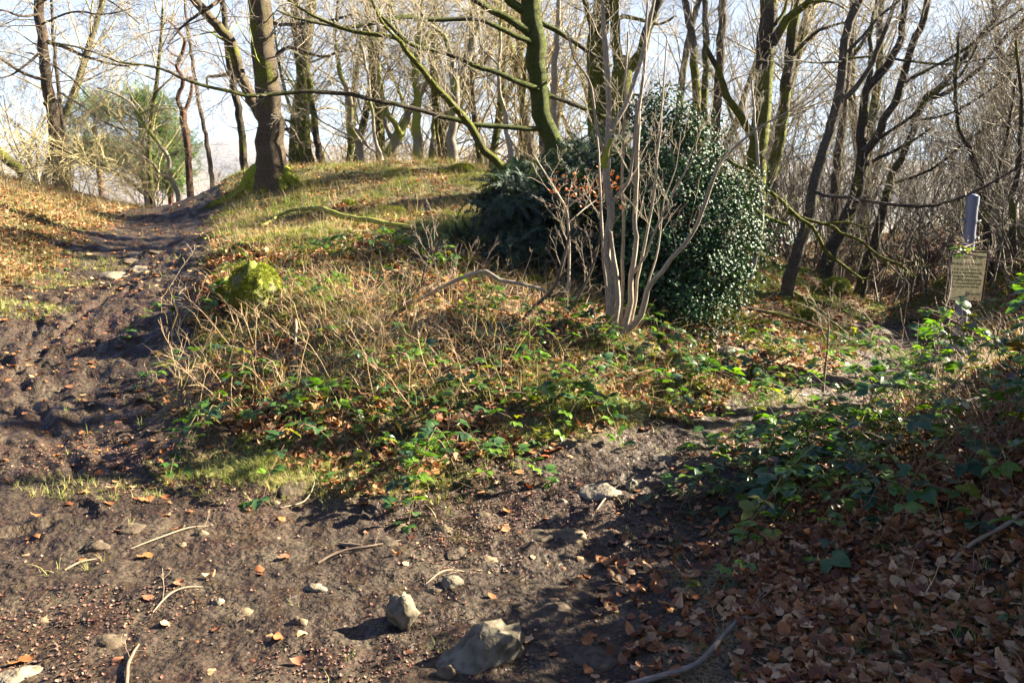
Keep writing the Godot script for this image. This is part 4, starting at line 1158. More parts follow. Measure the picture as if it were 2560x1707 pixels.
func rounded(W: float, T: float, r: float, d: float) -> MB:
	var b := MB.new()
	var o := outline(W, T, r)
	var n := o.size()
	for i in n:
		var p := o[i]; var q := o[(i + 1) % n]
		var F := func(v, z): return Vector3(v.x, v.y, z)
		b.tri(Vector3(0, 0, d / 2), F.call(q, d / 2), F.call(p, d / 2), Color.WHITE)
		b.tri(Vector3(0, 0, -d / 2), F.call(p, -d / 2), F.call(q, -d / 2), Color.WHITE)
		b.quad(F.call(p, -d / 2), F.call(p, d / 2), F.call(q, d / 2), F.call(q, -d / 2), Color.WHITE)
	return b

func ring(b: MB, W: float, T: float, r: float, t: float, d: float) -> void:
	var o := outline(W, T, r); var q := outline(W - 2 * t, T - 2 * t, maxf(r - t, 0.002))
	var n := o.size()
	for i in n:
		var j := (i + 1) % n
		var A := Vector3(o[i].x, o[i].y, d / 2); var B := Vector3(o[j].x, o[j].y, d / 2); var C := Vector3(q[j].x, q[j].y, d / 2); var E := Vector3(q[i].x, q[i].y, d / 2)
		var k := Vector3(0, 0, d)
		b.quad(A, E, C, B, Color.WHITE)
		b.quad(A - k, A, B, B - k, Color.WHITE)
		b.quad(E - k, C - k, C, E, Color.WHITE)

# ------------------------------------------------------------------ stones
func make_stones() -> void:
	rng.seed = 8
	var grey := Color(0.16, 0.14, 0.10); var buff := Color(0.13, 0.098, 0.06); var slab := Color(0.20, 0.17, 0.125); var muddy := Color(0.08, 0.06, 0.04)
	var i := 0
	# photo x, y of the foot, width px, height share, sink, colour, name, label
	for a in [
		[998,1545,84,0.95,0.12,grey,"rock","rounded grey rock standing loose on the muddy path"],
		[1205,1640,205,0.62,0.30,grey,"rock","large pointed pale rock jutting from mud at the bottom of the photo"],
		[1112,1668,48,0.8,0.25,buff,"rock","small rounded brown rock left of the large pointed one"],
		[1130,1455,56,0.55,0.25,grey,"stone","blocky pale stone above the pointed rock"],
		[1085,1462,50,0.4,0.25,buff,"stone","flat brown stone touching the blocky pale stone"],
		[782,1450,66,0.5,0.35,slab,"stone","smooth pale stone alone on the mud left of centre"],
		[746,1545,46,0.7,0.35,buff,"stone","rounded buff stone left of the loose grey rock"],
		[540,1485,32,0.8,0.3,grey,"stone","small upright stone with dark side on left mud"],
		[497,1322,36,0.6,0.35,buff,"stone","small round pinkish stone near path centre left"],
		[449,1345,36,0.5,0.35,buff,"stone","low buff stone beside the pinkish one"],
		[395,1350,50,0.4,0.4,muddy,"stone","mud-coated stone left of the low buff stone"],
		[308,1312,72,0.4,0.35,muddy,"stone","long stone half sunk in the left mud"],
		[232,1355,80,0.35,0.35,muddy,"stone","flat dark stone by the hoof marks"],
		[1110,1310,60,0.45,0.35,buff,"stone","low rounded stone in the sunlit middle path"],
		[1208,1280,52,0.45,0.35,buff,"stone","oblong stone below the grassy mound corner"],
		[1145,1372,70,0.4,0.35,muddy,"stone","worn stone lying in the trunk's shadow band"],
		[1220,1390,52,0.35,0.35,buff,"stone","flat buff stone just below the shadow band"],
		[1000,1305,50,0.4,0.35,buff,"stone","buff stone left of the low rounded one"],
		[1508,1226,112,0.22,0.3,slab,"stone","broad flat stone where the right path narrows"],
		[1584,1210,34,1.1,0.2,grey,"stone","upright blocky stone behind the broad flat one"],
		[1420,1335,90,0.3,0.4,buff,"stone","wide buff stone in the centre of right path"],
		[1350,1330,80,0.3,0.4,muddy,"stone","muddy stone beside the wide buff stone"],
		[1378,1282,32,0.6,0.3,grey,"stone","small grey stone beside a green leaf"],
		[1405,1242,30,0.6,0.3,grey,"stone","small dark stone left of the broad flat one"],
		[742,1230,110,0.25,0.4,muddy,"stone","flat mud-covered stone at the verge's foot"],
		[680,1250,36,0.5,0.3,buff,"stone","small stone below the grassy verge"],
		[600,1520,60,0.3,0.4,buff,"stone","flat brown stone low in the left mud"],
		[620,1560,50,0.3,0.4,buff,"stone","buff stone low on the bottom left mud"],
		[90,1535,50,0.35,0.4,buff,"stone","flat buff stone near the left edge"],
		[250,1590,80,0.25,0.4,muddy,"stone","broad muddy stone near the bottom left corner"],
		[30,1680,90,0.3,0.3,slab,"stone","pale stone cut by the bottom left corner"],
		[1500,1640,120,0.25,0.4,muddy,"stone","low muddy stone right of the pointed rock"],
		[1370,1530,110,0.3,0.4,muddy,"stone","dark sunken stone behind the pointed rock"],
		[1740,1110,60,0.5,0.3,grey,"stone","grey stone on the narrow right path"],
		[1690,1150,70,0.35,0.3,muddy,"stone","low stone beside the bramble on right path"],
		[1760,1165,90,0.4,0.3,muddy,"stone","dark stone half under the bramble leaves"],
		[1660,1135,60,0.4,0.35,grey,"stone","worn stone at the right path's bend"],
		[268,688,86,0.28,0.35,slab,"slab","largest pale flat slab in the uphill path"],
		[345,665,70,0.3,0.35,slab,"slab","pale slab right of the largest uphill one"],
		[320,650,60,0.3,0.4,muddy,"slab","muddy slab behind the largest uphill one"],
		[385,625,60,0.3,0.35,muddy,"slab","shaded slab farthest up the path"],
		[392,690,40,0.35,0.35,grey,"slab","small stone at the uphill path's right edge"],
		[1830,890,70,0.5,0.3,grey,"stone","grey stone under the holly's right foot"],
		[450,1300,30,0.5,0.4,buff,"stone","tiny buff stone below the leafy hollow"],
		[385,1460,40,0.3,0.4,buff,"stone","flat pale stone beside a thin twig"],
		[470,1490,50,0.3,0.45,buff,"stone","thin buff stone showing through left mud"],
		[880,1230,40,0.4,0.35,buff,"stone","stone at the foot of the verge grass"],
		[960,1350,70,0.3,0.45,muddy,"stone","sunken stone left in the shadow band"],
		]:
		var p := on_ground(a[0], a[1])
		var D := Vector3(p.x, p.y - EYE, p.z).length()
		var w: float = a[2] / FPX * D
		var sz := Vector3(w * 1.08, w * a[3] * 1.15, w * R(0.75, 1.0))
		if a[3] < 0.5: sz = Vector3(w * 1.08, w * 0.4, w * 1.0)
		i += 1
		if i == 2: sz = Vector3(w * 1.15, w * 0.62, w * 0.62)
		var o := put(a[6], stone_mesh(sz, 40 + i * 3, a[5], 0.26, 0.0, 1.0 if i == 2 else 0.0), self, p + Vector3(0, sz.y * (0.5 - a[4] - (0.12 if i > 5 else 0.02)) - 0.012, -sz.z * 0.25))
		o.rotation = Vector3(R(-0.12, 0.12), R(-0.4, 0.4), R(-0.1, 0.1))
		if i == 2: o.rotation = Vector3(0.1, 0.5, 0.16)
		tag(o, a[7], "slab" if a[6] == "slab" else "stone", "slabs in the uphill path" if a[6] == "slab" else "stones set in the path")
	# mossy lumps
	for a in [[640,770,120,1.05,"mossy_boulder","tall yellow-green mossy boulder on the mound's left"], [575,745,70,0.8,"mossy_boulder","dark mossy lump left of the tall mossy boulder"], [873,512,34,0.6,"mossy_boulder","small moss cushion on the mound top"], [975,532,70,0.4,"mossy_boulder","wide grassy moss hummock on the mound top"], [1160,660,60,0.5,"mossy_boulder","moss patch at the mound's shaded right shoulder"], [708,802,34,0.6,"mossy_boulder","little moss ball below the tall mossy boulder"],
			[1155,428,56,0.5,"mossy_boulder","yellow mossy stone on the crest"], [1300,418,60,0.5,"mossy_boulder","mossy stone beside the big dark beech"], [1250,414,30,0.9,"mossy_boulder","squared grey mossy stone on the crest"], [1105,432,24,0.7,"mossy_boulder","small mossy stone left of the yellow one"], [1690,900,60,0.6,"mossy_boulder","moss lump at the foot of the holly"], [2010,790,50,0.6,"mossy_boulder","moss mound under the curving trunk"], [2090,745,60,0.8,"mossy_boulder","moss mound at the forked trunk's foot"], [1330,700,50,0.5,"mossy_boulder","moss patch beneath the yew"], [760,665,30,0.5,"mossy_boulder","yellow moss tuft on the mound's face"]]:
		var p := on_ground(a[0], a[1])
		var D := Vector3(p.x, p.y - EYE, p.z).length()
		var w: float = a[2] / FPX * D
		if a[3] < 0.75: a[3] *= 0.6
		i += 1
		var o := thing(a[4], p, a[5], "boulder", "moss-grown stones")
		put("rock", stone_mesh(Vector3(w, w * a[3], w * 0.9), 40 + i * 3, Color(0.12, 0.105, 0.075), 0.5, 0.7), o, Vector3(0, w * a[3] * 0.32, 0))
		var buf := PackedFloat32Array()
		var n := FastNoiseLite.new(); n.seed = i
		for k in int(clampf(w * w * 14000, 160, 3500)):
			var d := rv().normalized()
			if d.y < -0.2 or n.get_noise_3dv(d * 160.0) < -0.12: continue
			var q := d * Vector3(w, w * a[3], w * 0.9) * 0.5 * 0.97 + Vector3(0, w * a[3] * 0.32, 0)
			var z := d.cross(rv()).normalized()
			push(buf, Transform3D(Basis(d.cross(z), d, z).scaled(Vector3.ONE * R(0.7, 1.9)), q), Color(0.19, 0.205, 0.02).lerp(Color(0.11, 0.135, 0.016), R()))
		scatter("moss", M.moss_tuft, buf, o)

# ------------------------------------------------------------------ fallen branches and sticks
func make_branches() -> void:
	rng.seed = 12
	for a in [
		[[510,597,5, 560,580,7, 650,570,8, 700,553,7, 750,545,9, 800,556,12, 860,562,13, 960,575,12, 1050,585,9, 1140,598,6], 0.16, 0.75, grayc(0), "long mossy fallen branch lying across the mound top", 10],
		[[1047,815,8, 1047,873,12, 1070,900,12, 1088,917,12, 1128,965,9], 0.10, 0.0, grayc(1), "short curved brown log tilted in the dead grass", 2],
		[[735,905,5, 742,860,8, 738,815,7], 0.25, 0.0, grayc(2), "pale barkless stake poking from the dead grass", 0],
		[[795,1385,6, 850,1368,7, 930,1358,6, 1000,1330,3], 0.01, 0.0, grayc(1), "thin brown stick on the mud near shadow band", 1],
		[[160,1408,4, 200,1395,5, 240,1385,3], 0.01, 0.0, grayc(2), "short pale twig on the left mud", 0],
		[[325,1355,2, 400,1330,4, 470,1308,4, 520,1298,2], 0.015, 0.0, grayc(2), "thin pale twig between the left stones", 1],
		[[380,1510,3, 420,1478,5, 460,1462,4, 505,1447,2], 0.015, 0.0, grayc(2), "forked pale twig lower left of centre", 2],
		[[315,1700,9, 318,1660,8, 330,1630,7, 345,1595,4], 0.015, 0.0, grayc(1), "crooked brown twig at the bottom edge", 2],
		[[960,1185,4, 1000,1197,7, 1060,1196,6, 1092,1198,3], 0.02, 0.0, grayc(2), "bleached stick at the mound's grassy toe", 0],
		[[700,1262,3, 760,1245,4, 785,1215,4, 770,1180,2], 0.02, 0.0, grayc(2), "hooked pale twig below the verge", 1],
		[[1550,1700,16, 1700,1685,14, 1747,1674,13, 1791,1623,12, 1854,1579,11, 1897,1579,7], 0.03, 0.0, grayc(3), "pale forked stick on the shaded litter", 2],
		[[2387,1400,8, 2440,1372,9, 2505,1340,10, 2570,1290,9], 0.06, 0.0, grayc(2), "pale stick at the right edge litter", 1],
		[[1490,1268,3, 1520,1235,5, 1560,1228,4], 0.015, 0.0, grayc(2), "small dry twig on right path", 1],
		[[1065,1445,3, 1110,1425,5, 1160,1412,3], 0.02, 0.0, grayc(2), "greenish twig above blocky pale stone", 2],
		[[850,1345,8, 880,1352,10, 905,1356,7], 0.01, 0.3, grayc(1), "stubby dark stick on the mud", 0],
		[[1800,860,6, 1760,820,7, 1730,790,6], 0.1, 0.3, grayc(1), "broken stick beneath the holly", 1],
		[[1830,760,8, 1960,800,10, 2050,840,9, 2150,862,6], 0.06, 0.5, grayc(0), "mossy fallen limb on the leafy bank", 5],
		[[1960,720,7, 2040,780,9, 2120,835,8], 0.05, 0.7, grayc(0), "mossy root-like limb down the mossy bank", 3]]:
		var f: Array = a[0]
		var p := PackedVector3Array(); var r := PackedFloat32Array()
		var k := f.size() / 3
		for i in k:
			var q := on_ground(f[i * 3], f[i * 3 + 1])
			var rad: float = f[i * 3 + 2] * 0.5 / FPX * q.distance_to(Vector3(0, EYE, 0))
			q.y += rad * 0.7 + a[1] * sin(PI * i / (k - 1.0)) * 0.7
			p.append(q); r.append(rad)
		var o := thing("fallen_branch", p[0], a[4], "branch", "fallen branches and sticks")
		var pp := PackedVector3Array(); var rr := PackedFloat32Array()
		for i in k - 1:
			for s in 5:
				pp.append(p[i].cubic_interpolate(p[i + 1], p[maxi(0, i - 1)], p[mini(k - 1, i + 2)], s / 5.0) - p[0]); rr.append(lerpf(r[i], r[i + 1], s / 5.0))
		pp.append(p[k - 1] - p[0]); rr.append(r[k - 1])
		var b := MB.new()
		limb(b, [pp, rr], a[3], a[2], MOSS, 0.3, 7)
		put("stick", b.mesh(M.smooth_bark), o)
		if a[5] > 0:
			var c := MB.new()
			sprout(c, [pp, rr], a[5], 0.3 if a[2] > 0 else 0.14, 1, style(a[3] * 0.9, [2], 0.3, 0.06, 1.0, 0.0, 0.0012), 0.2, 0.5)
			fine("side_twigs", c.mesh(M.twig), o)
	# dead arching bough and bare shrub stems on the mound
	var K := style(Color(0.17, 0.13, 0.095), [3, 3], 0.3, 0.05, 1.0, 0.0, 0.0013)
	for a in [[[971,769,8, 1043,752,10, 1106,716,10, 1168,690,11, 1215,680,12, 1252,698,11, 1307,709,9, 1362,727,6], 7.3, 7.1, BARK.birch, "pale dead bough arching over the mound's right shoulder"],
			[[1310,800,10, 1340,765,10, 1385,720,9, 1405,660,8, 1420,600,6, 1440,540,4], 7.3, 7.0, BARK.dark, "thin dark crooked stem left of the pale young tree"],
			[[1420,790,9, 1450,735,8, 1470,690,7, 1490,640,6, 1500,580,4], 7.2, 7.0, BARK.dark, "thin dark crooked stem touching the pale young tree"],
			[[985,765,6, 1040,735,6, 1060,680,5, 1070,630,4, 1095,590,2], 7.5, 7.4, BARK.dark, "dark wiry stem rising from the mound's middle"],
			[[860,650,4, 890,720,6, 930,752,6, 960,770,5], 8.0, 7.6, BARK.pale, "fallen pale twig on the mound's face"],
			[[2060,980,7, 2066,900,6, 2072,820,5, 2070,775,4], 6.4, 6.4, BARK.oak, "single straight dead stalk before the leafy bank"]]:
		var f: Array = a[0]
		var gd := -on_ground(f[0], f[1]).z
		a[2] += gd - a[1]; a[1] = gd
		var foot := at(f[0], f[1], a[1])
		var o := thing("dead_bough", foot, a[4], "branch", "bare stems on the mound")
		var cr := curve(f, a[1], a[2], foot)
		var b := MB.new(); limb(b, cr, a[3], 0.05, MOSS, 0.2, 7)
		put("stem", b.mesh(M.smooth_bark), o)
		var c := MB.new(); sprout(c, cr, 9, 0.3, 2, K, 0.2, 0.6)
		fine("side_twigs", c.mesh(M.twig), o)

func grayc(k: int) -> Color: return [Color(0.13, 0.10, 0.06), Color(0.17, 0.12, 0.08), Color(0.25, 0.19, 0.125), Color(0.2, 0.165, 0.13)][k]

# ------------------------------------------------------------------ brambles
func leaflet(b: MB, o: Vector3, d: Vector3, up: Vector3, len: float, wid: float, col: Color) -> void:
	var s := d.cross(up).normalized()
	var k := b.v.size()
	var seg := 5
	for i in seg + 1:
		var t := float(i) / seg
		var w := wid * 0.5 * pow(sin(PI * pow(t, 0.75)), 0.75) * (1.0 if i % 2 else 0.9) + 0.0006
		var c := o + d * t * len - up * len * 0.3 * t * t
		for e in [-1, 0, 1]:
			b.v.append(c + s * w * e + up * w * 0.28 * absf(e))
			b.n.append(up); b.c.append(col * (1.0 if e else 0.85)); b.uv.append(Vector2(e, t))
	for i in seg:
		for e in 2:
			var q := k + i * 3 + e
			b.ix.append_array([q, q + 3, q + 1, q + 1, q + 3, q + 4])

func bramble_leaf(size: float, n: int, sd: int, m: Material) -> ArrayMesh:
	var b := MB.new()
	var r := RandomNumberGenerator.new(); r.seed = sd
	var st := Color(0.9, 0.75, 0.5)
	b.tube(PackedVector3Array([Vector3.ZERO, Vector3(0, size * 0.12, size * 0.5)]), PackedFloat32Array([0.0013, 0.001]), 3, PackedColorArray([st, st]), false)
	var hub := Vector3(0, size * 0.12, size * 0.5)
	for i in n:
		var a := (i - (n - 1) / 2.0) * (1.05 if n == 3 else 0.62) + r.randf_range(-0.1, 0.1)
		var d := Vector3(sin(a), r.randf_range(-0.1, 0.15), cos(a)).normalized()
		var L := size * (1.0 if i == (n - 1) / 2 else 0.8) * r.randf_range(0.9, 1.1)
		leaflet(b, hub + d * size * 0.08, d, (Vector3.UP + Vector3(r.randf_range(-0.3, 0.3), 0, r.randf_range(-0.3, 0.3))).normalized(), L, L * 0.68, Color.WHITE)
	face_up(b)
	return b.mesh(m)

func make_brambles() -> void:
	rng.seed = 99
	var tints := [Color(0.040, 0.095, 0.03), Color(0.06, 0.13, 0.028), Color(0.03, 0.07, 0.033), Color(0.11, 0.20, 0.024), Color(0.055, 0.115, 0.04), Color(0.18, 0.19, 0.02), Color(0.10, 0.055, 0.03)]
	var leaves: Array = []
	for i in 7:
		var m := M.leaf_green.duplicate() as StandardMaterial3D
		m.albedo_color = (tints[i] as Color).linear_to_srgb()
		leaves.append([bramble_leaf(0.07, 3, i, m), bramble_leaf(0.062, 5 if i % 2 else 3, 10 + i, m)])
	var pick := [0, 1, 2, 3, 4, 1, 2, 3, 4, 0, 1, 3, 1, 3, 6, 5]
	# photo x, y of the root, canes, reach, height, leaf size, leaf spacing, label
	for a in [
		[1960,1180,5,0.5,0.2,1.15,0.04,"bramble spilling onto the narrow right path"], [2060,1215,7,0.65,0.28,1.2,0.04,"dense bramble in the middle of the near bank"], [2200,1160,7,0.8,0.4,1.15,0.045,"bramble below the footpath sign's pole"], [2360,1130,5,1.2,0.55,1.1,0.06,"bramble right of the sign's pole"], [1960,1300,5,0.5,0.24,1.2,0.045,"low bramble trailing over the shaded litter"], [2500,1180,6,1.0,0.7,1.1,0.06,"bramble at the right edge"], [2540,1080,6,0.9,0.65,1.1,0.06,"taller bramble behind the one at the right edge"], [2300,1060,6,0.8,0.55,1.1,0.05,"bramble left of the sign pole's hidden foot"], [2140,1320,3,0.6,0.2,1.3,0.06,"bramble sprig with large dark leaves on the shaded litter"], [2130,1100,6,0.5,0.24,1.05,0.045,"sunlit bramble at the far side of the near bank"], [1860,1250,4,0.42,0.22,1.1,0.04,"small bramble at the litter's edge"], [2420,1020,4,0.9,0.5,1.0,0.05,"bramble round the foot of the sign"],
		[610,1050,4,0.55,0.22,1.16,0.045,"bramble above the grassy verge at the mound's left toe"], [880,1110,5,0.55,0.24,1.16,0.04,"bramble at the middle of the mound's toe"], [1110,1160,5,0.5,0.26,1.16,0.04,"bramble overhanging the path at the mound's corner"], [1130,1080,4,0.5,0.24,1.16,0.045,"bramble just above the mound's corner"], [1420,900,4,0.6,0.25,1.10,0.04,"bramble below the bare shrub stems"], [1580,930,5,0.6,0.25,1.16,0.04,"bramble in front of pale young tree"], [1480,1000,4,0.5,0.2,1.16,0.045,"bramble beside the long green grass tuft"], [1700,970,5,0.6,0.25,1.16,0.04,"bramble right of the long grass tuft"],
		[830,655,4,0.6,0.22,1.10,0.045,"bramble on the mound's upper face"], [930,640,4,0.6,0.22,1.10,0.045,"bramble near the fallen mossy branch"], [1090,680,4,0.6,0.25,1.10,0.045,"bramble under the arching pale bough"], [480,810,4,0.5,0.25,1.10,0.05,"bramble at the uphill path's right edge"], [690,935,4,0.5,0.2,1.10,0.05,"bramble in the dead stalks"], [1310,1010,4,0.5,0.22,1.16,0.045,"bramble in the middle of the mound's face"], [760,770,4,0.5,0.2,1.10,0.05,"bramble right of the tall mossy boulder"], [1360,860,4,0.5,0.2,1.10,0.05,"bramble beneath the arching bough's end"], [1880,930,4,0.4,0.12,1.10,0.05,"bramble on the flat before the leafy bank"], [1790,930,4,0.4,0.14,1.10,0.05,"bramble near the holly's foot"], [1960,920,4,0.6,0.2,1.10,0.05,"bramble on the leafy bank"], [2080,870,4,0.6,0.2,1.04,0.06,"bramble on the mossy bank"], [1010,900,4,0.5,0.2,1.10,0.055,"bramble by the short curved log"], [430,960,3,0.4,0.2,1.10,0.05,"bramble beside the muddy hollow"], [1230,800,4,0.5,0.22,1.10,0.05,"bramble in the pale dead grass"], [1650,860,4,0.5,0.2,1.10,0.045,"bramble against the holly's left foot"], [1500,1050,4,0.35,0.16,1.10,0.045,"bramble at the right toe of the mound"], [960,1000,4,0.45,0.2,1.10,0.05,"bramble between log and mound's toe"]]:
		var foot := on_ground(a[0], a[1])
		var o := thing("bramble", foot, a[7], "bramble", "brambles")
		for c in a[2]:
			var ang := R(0, TAU)
			var out := Vector3(cos(ang), 0, sin(ang))
			var L: float = a[3] * R(0.6, 1.25); var H: float = a[4] * R(0.5, 1.3)
			var p := PackedVector3Array(); var r := PackedFloat32Array(); var cols := PackedColorArray()
			var cc := Color(0.13, 0.055, 0.04).lerp(Color(0.12, 0.13, 0.04), R())
			var off := rv() * Vector3(0.12, 0, 0.12)
			var bend := out.cross(Vector3.UP) * R(-0.3, 0.3)
			for i in 9:
				var t := i / 8.0
				var w := foot + off + out * L * t + bend * t * t
				w.y = height(w.x, -w.z) + 4.0 * H * t * (1.0 - t) * (1.0 if t < 0.5 else 0.8) + 0.015
				p.append(w - foot); r.append(lerpf(0.0034, 0.0014, t)); cols.append(cc)
			var b := MB.new()
			b.tube(p, r, 4, cols)
			put("cane", b.mesh(M.twig), o)
			var s := 0.0
			var k := 0
			while s < L:
				s += a[6] * R(0.7, 1.5); k += 1
				var f := clampf(s / L, 0, 0.999) * 8.0
				var i := int(f)
				var w := p[i].lerp(p[i + 1], f - i)
				var d := (out * R(-0.2, 0.8) + out.cross(Vector3.UP) * (1.0 if k % 2 else -1.0) * R(0.5, 1.1) + Vector3.UP * R(-0.1, 0.5)).normalized()
				var up := (Vector3.UP + rv() * 0.45).normalized()
				var x := up.cross(d).normalized()
				var m: Mesh = leaves[pick[rng.randi() % pick.size()]][rng.randi() % 2]
				var e := put("leaf", m, o)
				e.transform = Transform3D(Basis(x, d.cross(x), d).scaled_local(Vector3.ONE * a[5] * R(0.65, 1.2)), w)
	# leafless old canes heaped on the right of the near bank
	for i in 11:
		var foot := on_ground(2230.0 + i * 33.0, R(1000, 1240))
		var o := thing("dry_cane_clump", foot, "%s clump of leafless tan canes from the left on near bank" % NTH[i], "bramble", "dry canes on the near bank")
		for c in 7:
			var K := style(Color(0.20, 0.14, 0.09).lerp(Color(0.09, 0.045, 0.03), R()), [3], 0.25, -0.14, 0.9, 0.0, 0.0011)
			var b := MB.new()
			grow(b, rv() * Vector3(0.12, 0.0, 0.12) + Vector3(0, -0.02, 0), Vector3(R(-1, 1), R(0.5, 1.1), R(-0.7, 0.7)).normalized(), R(0.45, 0.95), R(0.0022, 0.0034), 1, K)
			put("cane", b.mesh(M.twig), o)
	# long bare canes in front of the sign
	for a in [[[1960,1290,9, 2140,1130,9, 2300,1030,9, 2440,950,8, 2570,890,7], 4.2, 4.9, "dark arching cane crossing before the sign's pole"], [[2130,1210,12, 2260,1090,12, 2400,1010,11, 2480,985,10, 2580,965,8], 3.9, 4.3, "thick grey cane slanting up to the right edge"], [[2190,1160,9, 2330,1090,9, 2450,1025,8, 2570,975,7], 4.0, 4.5, "red-brown cane just under the thick grey one"], [[2320,780,6, 2400,815,8, 2470,850,8, 2590,930,7], 5.0, 4.6, "pale cane running down right of the sign"], [[2345,960,4, 2350,820,5, 2372,745,5, 2378,690,5, 2374,640,5, 2420,625,3], 5.6, 5.9, "thorny red cane crossing the sign's face"], [[2470,600,3, 2400,622,4, 2440,640,4, 2530,650,3], 5.9, 5.5, "thin cane brushing the sign's top"], [[2345,815,5, 2352,790,5, 2380,800,5, 2460,840,6, 2560,900,5], 5.1, 4.7, "bent pale cane below the sign"], [[1910,1040,4, 2000,1090,5, 2080,1120,4, 2180,1150,3], 5.2, 4.6, "long thin cane reaching left from near bramble"]]:
		var f: Array = a[0]
		var foot := at(f[0], f[1], a[1])
		var cr := curve(f, a[1], a[2], foot)
		var o := thing("bramble_cane", foot, a[3], "bramble", "long bare canes")
		var b := MB.new()
		limb(b, cr, [Color(0.15, 0.075, 0.055), Color(0.25, 0.2, 0.15), Color(0.14, 0.07, 0.05), Color(0.3, 0.25, 0.19)][rng.randi() % 4], 0.0, MOSS, 0.1, 6)
		put("cane", b.mesh(M.smooth_bark), o)
		var c := MB.new()
		sprout(c, cr, 12, 0.16, 1, style(Color(0.3, 0.24, 0.17), [3], 0.4, 0.0, 1.2, 0.0, 0.001), 0.1, 0.5)
		fine("side_twigs", c.mesh(M.twig), o)
		for k in 7:
			var p: PackedVector3Array = cr[0]
			var e := put("leaf", leaves[[3, 1, 5, 0][k % 4]][k % 2], o)
			e.transform = Transform3D(Basis.from_euler(Vector3(R(-0.6, 0.6), R(0, TAU), R(-0.5, 0.5))).scaled(Vector3.ONE * R(0.6, 1.0)), p[rng.randi() % p.size()])

